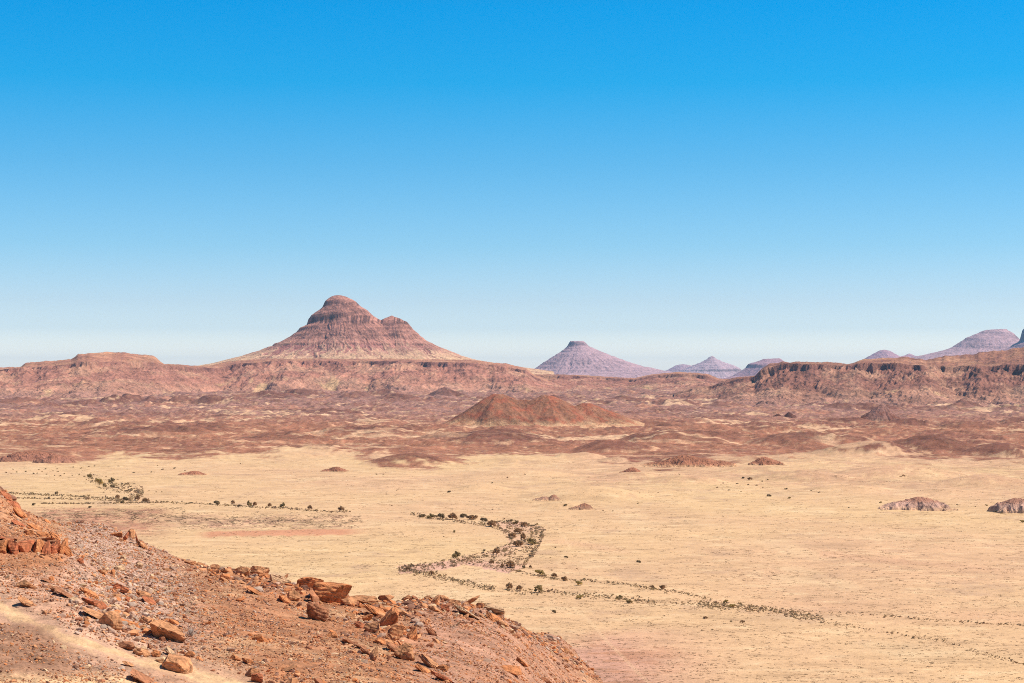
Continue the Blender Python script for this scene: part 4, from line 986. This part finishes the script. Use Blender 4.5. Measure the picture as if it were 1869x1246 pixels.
# ================================================================== TREES AND SHRUBS
def crown_mesh(name, seed, n_clump, n_leaf, flat, tint, leaf=0.16, spread=1.0, low=0.25):
    """Leaf faces in clumps through a crown of unit half width; base at z=0."""
    rng = np.random.default_rng(seed); P = []; T = []
    for i in range(n_clump):
        a = rng.uniform(0, 2 * np.pi); r = math.sqrt(rng.uniform(0, 1)) * 0.72 * spread
        c = np.array([math.cos(a) * r, math.sin(a) * r, low + (flat - low) * rng.uniform(0.15, 0.95) * (1 - 0.45 * r * r)])
        rad = rng.uniform(0.2, 0.36); sh = rng.uniform(0.65, 1.4)
        d = rng.normal(size=(n_leaf, 3)); d /= np.linalg.norm(d, axis=1, keepdims=True)
        p = c + d * rad * (rng.uniform(0.2, 1, (n_leaf, 1)) ** 0.5) * np.array([1.1, 1.1, 0.7]); p[:, 2] = np.maximum(p[:, 2], 0.02)
        P.append(p); T.append(np.tile(np.asarray(tint) * sh, (n_leaf, 1)) * rng.uniform(0.75, 1.25, (n_leaf, 1)))
    P = np.vstack(P); T = np.vstack(T); m = len(P)
    u = rng.normal(size=(m, 3)); u /= np.linalg.norm(u, axis=1, keepdims=True); w = rng.normal(size=(m, 3)); w = np.cross(u, w); w /= np.linalg.norm(w, axis=1, keepdims=True)
    s = leaf * rng.uniform(0.5, 1.1, (m, 1))
    V = np.stack([P - u * s, P + w * s * 0.6, P + u * s, P - w * s * 0.6], 1).reshape(-1, 3)
    return mesh_from(name, V, np.arange(m * 4).reshape(m, 4), M_LEAF, np.repeat(T, 4, 0), False)

def trunk_mesh(seed, flat, stems=3):
    rng = random.Random(seed); V, Fc = [], []
    def limb(p0, p1, r0, r1, k=6):
        p0, p1 = np.array(p0), np.array(p1); d = p1 - p0; a = np.cross(d, [0.3, 0.9, 0.2]); a /= np.linalg.norm(a); b = np.cross(d, a); b /= np.linalg.norm(b)
        n = len(V)
        for (p, r) in ((p0, r0), ((p0 + p1) / 2 + a * r0 * 0.5, (r0 + r1) / 2), (p1, r1)):
            for e in range(k):
                t = 2 * math.pi * e / k; V.append(p + (a * math.cos(t) + b * math.sin(t)) * r)
        for ring in (0, 1):
            for e in range(k): Fc.append((n + ring * k + e, n + ring * k + (e + 1) % k, n + ring * k + k + (e + 1) % k, n + ring * k + k + e))
    limb((0, 0, -0.1), (0.03, 0, 0.32), 0.075, 0.05)
    for i in range(stems):
        a = 2 * math.pi * (i + rng.uniform(-.2, .2)) / stems; q = (0.5 * math.cos(a), 0.5 * math.sin(a), flat * rng.uniform(0.55, 0.75))
        limb((0.03, 0, 0.28), q, 0.045, 0.015)
        limb((q[0] * .6, q[1] * .6, 0.28 + (q[2] - .28) * .6), (q[0] * .5 + rng.uniform(-.3, .3), q[1] * .5 + rng.uniform(-.3, .3), flat * 0.85), 0.022, 0.008)
    V = np.array(V); return mesh_from('trunk', V, np.array(Fc), M_BARK, np.tile(np.array([0.13, 0.09, 0.06]), (len(V), 1)))

OLIVE = (0.36, 0.25, 0.10); BROWN = (0.40, 0.23, 0.11); DARK = (0.29, 0.20, 0.10); YELLOW = (0.48, 0.34, 0.12)
def proto_tree(seed, flat, tint):
    return crown_mesh('crown', seed, 24, 46, flat, tint, 0.14, 1.3, 0.18), trunk_mesh(seed, flat)
TREE = {'olive': proto_tree(1, 1.25, OLIVE), 'brown': proto_tree(2, 1.2, BROWN), 'dark': proto_tree(3, 1.1, DARK), 'yellow': proto_tree(4, 1.3, YELLOW), 'wide': proto_tree(5, 0.95, BROWN), 'tall': proto_tree(6, 1.7, OLIVE)}
SHRUB = [crown_mesh('foliage', 20 + i, 9, 26, fl, tn, 0.17, 1.0, 0.05) for i, (fl, tn) in enumerate([(0.9, OLIVE), (0.75, DARK), (0.8, BROWN), (0.7, (0.36, 0.26, 0.13)), (0.85, DARK)])]

def tree(label, px, py, w, h, kind='brown', group=None):
    """A tree whose foot shows at px,py and whose crown is w x h pixels."""
    x, y, z = on_ground(px, py); k = y / F
    o = bpy.data.objects.new('acacia_tree', None); COL.objects.link(o); o.location = (x, y, z); tag(o, label, 'tree', group)
    cm, tm = TREE[kind]
    r = random.Random(int(px * 3 + py * 5)); w *= r.uniform(0.85, 1.15); h *= r.uniform(0.85, 1.12)
    hw = w * k / 2 * 0.86; h = h * 0.92; flat = {'olive': 1.25, 'brown': 1.2, 'dark': 1.1, 'yellow': 1.3, 'wide': 0.95, 'tall': 1.7}[kind]
    o.scale = (hw, hw, h * k / flat); o.rotation_euler = (0, 0, r.uniform(0, 6.28))
    link('crown', cm, o); link('trunk', tm, o)
    return o

LINE = 'trees along the thin scrub line'
ORD = ['first', 'second', 'third', 'fourth', 'fifth', 'sixth', 'seventh', 'eighth', 'ninth', 'tenth', 'eleventh', 'twelfth']
for i, (px, py, w, h, k) in enumerate([(396, 921, 13, 9, 'dark'), (426, 921, 10, 9, 'brown'), (437, 925, 8, 6, 'dark'), (455, 925, 12, 11, 'olive'), (466, 924, 10, 9, 'brown'), (493, 925, 9, 8, 'brown'), (517, 926, 11, 10, 'olive'), (566, 930, 12, 10, 'brown'), (623, 933, 12, 9, 'brown')]):
    tree(f'{ORD[i]} dark bushy tree from the left on the thin scrub line crossing the sand', px, py, w, h, k, LINE)
for i, (px, py, w, h, k) in enumerate([(771, 944, 12, 8, 'dark'), (786, 946, 17, 9, 'olive'), (805, 946, 13, 11, 'dark'), (826, 948, 18, 13, 'brown'), (846, 945, 14, 8, 'dark'), (861, 948, 22, 10, 'wide'), (883, 952, 13, 9, 'dark')]):
    tree(f'{ORD[i]} tree from the left in the row leading into the riverbed bend', px, py, w, h, k, 'tree row into the riverbed bend')
for px, py, w, h, k, l in [
  (897, 961, 18, 12, 'brown', 'broad brown tree on the inner bank where the tree row meets the bend'),
  (933, 952, 6, 6, 'dark', 'tiny dark tree on the outer bank at the top of the bend'),
  (941, 957, 10, 9, 'olive', 'olive tree on the outer bank at the top of the bend'),
  (957, 961, 14, 10, 'brown', 'brown tree on the outer bank, right of the olive one at the top'),
  (945, 974, 18, 12, 'brown', 'brown tree in the riverbed under the olive tree of the outer bank'),
  (935, 981, 17, 11, 'brown', 'brown tree on the inner bank halfway down the bend'),
  (955, 986, 12, 13, 'brown', 'upright reddish tree on pink sand halfway down the bend'),
  (969, 994, 19, 12, 'olive', 'wide olive tree near the outer bank of the bend'),
  (946, 997, 18, 12, 'wide', 'wide brown tree left of the wide olive tree in the bend'),
  (906, 1012, 15, 11, 'brown', 'brown tree at the right end of the bare pink sand patch'),
  (832, 1018, 20, 14, 'olive', 'large round olive tree standing alone left of the pink sand patch'),
  (884, 1006, 8, 4, 'dark', 'small flat tree above the bare pink sand patch'),
  (829, 972, 6, 5, 'olive', 'tiny green tree alone on the sand inside the bend'),
  (897, 1029, 13, 8, 'brown', 'low tree on the island edge below the pink sand patch'),
  (932, 1036, 19, 14, 'brown', 'big brown tree at the lower end of the bend'),
  (917, 1036, 8, 8, 'brown', 'small brown tree just left of the big one at the lower end of the bend'),
  (956, 1037, 9, 6, 'dark', 'small dark tree right of the big one at the lower end of the bend'),
  (968, 1037, 6, 7, 'brown', 'small upright tree below the scrub of the outer bank'),
  (985, 1050, 17, 13, 'yellow', 'loose yellowish tree on the upper branch of the wash'),
  (1011, 1054, 11, 8, 'brown', 'small brown tree between the yellowish and the round dark tree'),
  (1029, 1060, 15, 10, 'wide', 'round dark brown tree on the upper branch of the wash'),
  (1056, 1068, 15, 9, 'yellow', 'thin straggly tree right of the round dark brown one'),
  (745, 1041, 12, 8, 'brown', 'brown tree at the left tip of the scrubby wash'),
  (788, 1050, 12, 9, 'brown', 'reddish tree inside the left tip of the scrubby wash'),
  (930, 1076, 15, 12, 'brown', 'left one of the pair of round trees on the lower branch of the wash'),
  (948, 1077, 14, 10, 'brown', 'right one of the pair of round trees on the lower branch of the wash'),
  (983, 1081, 17, 17, 'tall', 'tallest tree of the lower branch, right of the round pair'),
  (1058, 1093, 14, 9, 'yellow', 'yellowish low tree on the near side of the lower branch'),
  (1130, 1092, 12, 7, 'olive', 'low olive tree in the lower branch scrub, right of the yellowish one'),
  (1149, 1101, 14, 8, 'olive', 'low dark tree on the near side of the lower branch scrub'),
  (1189, 1073, 12, 7, 'wide', 'left one of the two lone brown trees at the far end of the upper branch'),
  (1208, 1075, 14, 10, 'wide', 'right one of the two lone brown trees at the far end of the upper branch'),
  (1165, 1027, 9, 5, 'dark', 'small dark tree alone on open sand right of the bend'),
  (1011, 1119, 9, 6, 'dark', 'small tree alone on open sand above the right end of the rocky crest'),
  (1033, 1018, 9, 5, 'dark', 'low dark tree in the short row right of the bend'),
  (1324, 1101, 11, 8, 'yellow', 'yellow bushy tree on top of the thick scrub where both branches join'),
  (1335, 1109, 15, 8, 'yellow', 'wide golden bush in the thick scrub where both branches join'),
  (1287, 1129, 11, 5, 'brown', 'low brown bush alone on the near side of the joined scrub'),
  (1354, 1137, 10, 5, 'brown', 'low brown bush right of the lone one on the near side of the scrub'),
  (104, 902, 7, 6, 'dark', 'round dark tree on the far left scrub line'),
  (63, 922, 8, 5, 'dark', 'dark tree at the left end of the nearest left scrub line'),
  (215, 910, 11, 8, 'brown', 'brown tree at the left side of the scrubby fan'),
  (230, 913, 11, 8, 'dark', 'dark tree inside the lower left of the scrubby fan'),
  (252, 913, 13, 9, 'brown', 'brown tree at the bottom of the scrubby fan'),
  (267, 915, 15, 8, 'wide', 'wide dark tree at the lower right corner of the scrubby fan'),
  (225, 918, 8, 6, 'olive', 'olive tree below the scrubby fan on the nearest left scrub line'),
  (165, 927, 8, 4, 'dark', 'small dark tree alone in front of the nearest left scrub line'),
  (165, 872, 11, 8, 'olive', 'leftmost olive tree of the group above the scrubby fan'),
  (182, 885, 15, 13, 'yellow', 'tall yellowish tree of the group above the scrubby fan'),
  (204, 881, 12, 9, 'olive', 'olive tree right of the tall yellowish one above the scrubby fan'),
  (191, 889, 10, 8, 'olive', 'olive tree below the tall yellowish one above the scrubby fan'),
  (206, 890, 11, 6, 'dark', 'dark tree at the top of the scrubby fan'),
  (1368, 876, 11, 6, 'brown', 'larger brown tree on the pale sand below the pointed mound'),
  (1356, 873, 8, 4, 'dark', 'flat dark tree left of the larger brown one below the pointed mound'),
  (1403, 906, 10, 5, 'dark', 'dark open tree on the sand below the pointed mound, left of the yellow bush'),
  (1440, 910, 7, 4, 'yellow', 'yellow bush on the sand right of the dark open tree'),
  (1865, 954, 12, 7, 'yellow', 'pale bush at the right picture edge below the cut-off mound'),
  (1817, 935, 9, 4, 'dark', 'dark bush at the left foot of the cut-off mound'),
  (820, 899, 7, 5, 'dark', 'small dark tree alone on the sand above the tree row'),
  (1032, 923, 7, 4, 'dark', 'small dark tree left of the rocky knob above the bend')]:
    tree(l, px, py, w, h, k)

# shrubs one can count
shrub_n = 0
def shrub(px, py, w, label, group, i):
    global shrub_n
    x, y, z = on_ground(px, py); r = random.Random(shrub_n * 7 + 1); k = y / F
    o = link('shrub', SHRUB[r.randrange(len(SHRUB))]); s = w * k / 2
    o.location = (x, y, z - 0.05 * s); o.scale = (s, s, s * r.uniform(0.8, 1.2)); o.rotation_euler = (0, 0, r.uniform(0, 6.28))
    tag(o, label, 'shrub', group); shrub_n += 1

def along(pts, n, jx, jy, rng):
    seg = [math.hypot(b[0] - a[0], b[1] - a[1]) for a, b in zip(pts[:-1], pts[1:])]; tot = sum(seg); out = []
    for _ in range(n):
        d = rng.uniform(0, tot)
        for (a, b), s in zip(zip(pts[:-1], pts[1:]), seg):
            if d <= s: out.append((a[0] + (b[0] - a[0]) * d / s + rng.gauss(0, jx), a[1] + (b[1] - a[1]) * d / s + rng.gauss(0, jy))); break
            d -= s
    return out

PATHS = {
 'thin': ([(262, 915), (320, 917), (400, 921), (470, 926), (520, 927), (560, 931), (600, 934), (640, 934)], 0.9),
 'left_a': ([(8, 900), (60, 902), (110, 904), (190, 909), (240, 913)], 1.0),
 'left_b': ([(14, 909), (100, 910), (160, 911), (225, 914)], 0.7),
 'left_c': ([(76, 919), (150, 919), (230, 918), (290, 917)], 0.6),
 'fan': ([(165, 870), (185, 884), (212, 890), (240, 893), (262, 898), (248, 905), (236, 912)], 5.0),
 'row': ([(748, 937), (800, 946), (850, 953), (890, 958), (915, 965)], 1.8),
 'inner': ([(910, 962), (930, 978), (935, 988), (915, 1002), (895, 1012), (850, 1022), (800, 1028), (730, 1036)], 2.0),
 'outer': ([(905, 951), (960, 957), (990, 966), (986, 982), (978, 1000), (960, 1025)], 2.2),
 'tip': ([(728, 1038), (760, 1044), (790, 1050), (830, 1059), (880, 1071), (905, 1074)], 3.0),
 'upper': ([(905, 1033), (960, 1046), (1010, 1056), (1080, 1060), (1140, 1066), (1200, 1076), (1250, 1083), (1295, 1094)], 1.5),
 'lower': ([(925, 1078), (1000, 1079), (1050, 1086), (1100, 1089), (1150, 1095), (1200, 1099), (1250, 1102), (1330, 1107), (1400, 1112), (1460, 1118)], 3.2),
 'join': ([(1270, 1102), (1330, 1106), (1390, 1112), (1440, 1120), (1500, 1130)], 3.5),
 'right_a': ([(1440, 1116), (1520, 1117), (1600, 1122), (1700, 1133), (1800, 1138), (1869, 1141)], 1.4),
 'right_b': ([(1440, 1126), (1560, 1144), (1650, 1160), (1720, 1172), (1830, 1203), (1869, 1212)], 2.2),
}
rng = random.Random(3)
LAB = {'thin': 'low dark shrub in the thin scrub line crossing the sand', 'fan': 'dark shrub in the scrubby fan on the far left sand',
 'row': 'small dark shrub in the tree row leading into the riverbed bend', 'inner': 'small dark shrub on the inner bank of the riverbed bend', 'outer': 'small dark shrub on the outer bank of the riverbed bend',
 'tip': 'small dark shrub in the left tip of the scrubby wash', 'upper': 'small dark shrub along the upper branch of the wash', 'lower': 'low olive shrub along the lower branch of the wash',
 'join': 'low golden shrub in the thick scrub where the wash branches join', 'right_a': 'low shrub on the upper scrub line at lower right', 'right_b': 'low shrub on the lower scrub line at lower right', 'left_a': 'low dark shrub on the upper left scrub line'}
CNT = {'thin': 12, 'fan': 28, 'row': 10, 'inner': 22, 'outer': 26, 'tip': 26, 'upper': 26, 'lower': 34, 'join': 26, 'right_a': 7, 'right_b': 9, 'left_a': 10}
for key, n in CNT.items():
    pts, j = PATHS[key]
    for i, (px, py) in enumerate(along(pts, n, 2, j, rng)):
        shrub(px, py, rng.uniform(3.6, 6.8), LAB[key], LAB[key].replace('shrub', 'shrubs').replace('small dark ', '').replace('low dark ', '').replace('low ', ''), i)
for i, (px, py, w) in enumerate([(25, 857, 4), (72, 857, 4), (84, 856, 5), (105, 856, 5), (12, 863, 5), (22, 865, 4), (32, 862, 5), (48, 861, 6), (62, 865, 5), (69, 864, 4), (78, 861, 4), (86, 866, 4), (101, 868, 4), (111, 869, 6), (118, 865, 4), (145, 867, 5), (155, 870, 5), (98, 860, 4), (107, 861, 4), (134, 853, 4), (148, 855, 5), (163, 852, 5), (174, 851, 5), (133, 868, 4), (158, 876, 4), (158, 882, 4), (100, 875, 3), (92, 869, 3)]):
    shrub(px, py, w, 'tiny dark shrub dotted over the sand at far left above the scrub lines', 'dotted shrubs at far left', i)
for i, (px, py, w) in enumerate([(217, 851, 5), (245, 863, 6), (277, 862, 5), (297, 857, 7), (319, 855, 6), (288, 850, 4), (273, 895, 4), (286, 898, 4), (296, 898, 4), (392, 981, 3), (365, 924, 5), (338, 859, 4), (440, 846, 4)]):
    shrub(px, py, w, 'small dark shrub dotted over the sand right of the scrubby fan', 'dotted shrubs right of the fan', i)
for i, (px, py, w) in enumerate([(1308, 890, 6), (1319, 882, 4), (1330, 895, 6), (1318, 891, 3), (1345, 883, 6), (1352, 897, 4), (1380, 886, 6), (1366, 885, 6), (1390, 879, 5), (1401, 876, 5), (1392, 890, 4), (1434, 893, 8), (1480, 896, 5), (1494, 899, 6), (1606, 918, 7), (1548, 927, 5), (1649, 869, 8), (1643, 870, 5), (1800, 923, 7), (1779, 925, 4), (1826, 937, 6), (1746, 921, 5), (1240, 866, 5), (1167, 900, 4), (1201, 899, 4), (1100, 932, 5), (1118, 933, 4), (1164, 919, 5), (1280, 1151, 5), (1299, 1150, 6), (1333, 1135, 6), (958, 866, 4), (926, 872, 5), (898, 882, 5), (688, 866, 5), (700, 866, 4), (724, 895, 4), (706, 902, 4), (899, 930, 4), (715, 923, 4), (810, 980, 4), (697, 1026, 4), (1005, 1018, 5), (1013, 1000, 5), (1053, 1038, 5), (1071, 1051, 4), (1007, 1041, 6)]):
    shrub(px, py, w, 'small dark shrub scattered singly over the open sand plain', 'single shrubs on the open sand', i)

def scatter_mesh(name, label, cat, pos, size, tints, n_face, squash, mat):
    """Many tiny plants as one object: pos (m,3)."""
    r = np.random.default_rng(len(pos)); m = len(pos)
    d = r.normal(size=(m, n_face, 3)); d /= np.linalg.norm(d, axis=2, keepdims=True); d[..., 2] = np.abs(d[..., 2]) * squash
    P = pos[:, None] + d * size[:, None, None] * r.uniform(0.3, 1, (m, n_face, 1))
    u = r.normal(size=(m, n_face, 3)); u /= np.linalg.norm(u, axis=2, keepdims=True); w = np.cross(u, r.normal(size=(m, n_face, 3))); w /= np.linalg.norm(w, axis=2, keepdims=True)
    s = size[:, None, None] * r.uniform(0.25, 0.5, (m, n_face, 1))
    V = np.stack([P - u * s, P + w * s, P + u * s, P - w * s], 2).reshape(-1, 3)
    T = np.repeat(tints, n_face * 4, 0) * np.repeat(r.uniform(0.75, 1.25, m * n_face), 4)[:, None]
    o = link(name, mesh_from(name, V, np.arange(m * n_face * 4).reshape(-1, 4), mat, T, False))
    return tag(o, label, cat, kind='stuff')

def pix_ground(px, py):
    px = np.asarray(px, float); py = np.asarray(py, float); y = flat_dist(py); t = t_of(px)
    for _ in range(4):
        z = ground_z(t * y, y); y = np.clip((CAM_Z - z) / -slope_of(py), 300, 9000) * 0.7 + 0.3 * y
    return np.stack([t * y, y, ground_z(t * y, y)], 1)

def scrub():
    r = random.Random(12); pts = []
    for key, n in dict(thin=420, left_a=330, left_b=260, left_c=300, fan=420, row=260, inner=260, outer=330, tip=480, upper=420, lower=700, join=620, right_a=210, right_b=240).items():
        p, j = PATHS[key]; pts += along(p, n, 2.0, j, r)
    while len(pts) < 7000:
        px, py = r.uniform(720, 1000), r.uniform(948, 1048)
        if inside(np.array([px]), np.array([py]), BEND)[0] and perlin(px / 14, py / 7, 9) > -0.12: pts.append((px, py))
    a = np.array(pts); pos = pix_ground(a[:, 0], a[:, 1]); g = np.random.default_rng(8)
    size = pos[:, 1] / F * np.exp(g.normal(0.40, 0.42, len(a)))
    pal = np.array([(0.36, 0.25, 0.13), (0.26, 0.18, 0.11), (0.42, 0.28, 0.13), (0.41, 0.25, 0.14)])
    scatter_mesh('scrub', 'low thorny scrub too dense to count, along the dry wash', 'scrub', pos, size, pal[g.integers(0, 4, len(a))], 9, 0.8, M_LEAF)
scrub()

def grass():
    """Rows and patches of short dry grass: each patch a handful of low tufts strung along the ground."""
    g = np.random.default_rng(31); N = 26000
    py = 838 + (1246 - 838) * g.uniform(0, 1, N) ** 0.9; px = g.uniform(-60, 1930, N)
    pos = pix_ground(px, py); n = fbm(pos[:, 0] / 70, pos[:, 1] / 60, 4, 71, 0.6)
    pos = pos[g.uniform(-0.6, 0.5, N) < n]; m = len(pos); k = 14
    q = 2600; ex = np.concatenate([np.stack([g.uniform(330, 660, q), g.normal(951, 7, q)], 1), np.stack([g.uniform(70, 340, q), g.normal(942, 8, q)], 1)])
    ex = ex[fbm(ex[:, 0] / 26, ex[:, 1] / 7, 3, 73) > g.uniform(-0.25, 0.3, len(ex))]
    pos = np.vstack([pos, pix_ground(ex[:, 0], ex[:, 1])]); dark = np.arange(len(pos)) >= m; m = len(pos)
    L = np.where(dark, 0.45, 1.0) * pos[:, 1] / F * np.exp(g.normal(1.35, 0.5, m))
    off = g.uniform(-1, 1, (m, k)); wig = g.normal(0, 0.13, (m, k))
    P = np.repeat(pos[:, None], k, 1); P[..., 0] += off * L[:, None]; P[..., 1] += wig * L[:, None] + off * L[:, None] * g.normal(0, 0.3, m)[:, None]
    P = P.reshape(-1, 3); P[:, 2] = ground_z(P[:, 0], P[:, 1])
    pal = np.array([(0.34, 0.21, 0.105), (0.42, 0.27, 0.14), (0.27, 0.165, 0.085), (0.30, 0.19, 0.10), (0.17, 0.105, 0.06)])
    size = g.uniform(0.16, 0.34, m * k) * np.sqrt(P[:, 1] / 800)
    scatter_mesh('dry_grass', 'short dry grass in low streaks all over the sand plain', 'grass', P, size, np.repeat(pal[np.where(dark, 4, g.integers(0, 5, m))], k, 0), 2, 0.35, M_TUFT)
grass()

# ================================================================== HAZE
def haze():
    x0, x1, y0, y1, z0, z1 = -24000, 24000, -400, 62000, -60, 760
    V = np.array([(x, y, z) for x in (x0, x1) for y in (y0, y1) for z in (z0, z1)], float)
    Fq = np.array([(0, 1, 3, 2), (4, 6, 7, 5), (0, 4, 5, 1), (2, 3, 7, 6), (0, 2, 6, 4), (1, 5, 7, 3)])
    m = bpy.data.materials.new('haze_air'); m.use_nodes = True; n, l = m.node_tree.nodes, m.node_tree.links
    n.remove(n['Principled BSDF']); v = n.new('ShaderNodeVolumePrincipled')
    v.inputs['Color'].default_value = (0.38, 0.71, 1.0, 1); v.inputs['Density'].default_value = HAZE_DENSITY; v.inputs['Anisotropy'].default_value = 0.1
    l.new(v.outputs[0], n['Material Output'].inputs['Volume'])
    o = link('haze', mesh_from('haze', V, Fq, m, None, False)); tag(o, 'thin pale haze in the distant air', 'haze', kind='stuff')
haze()
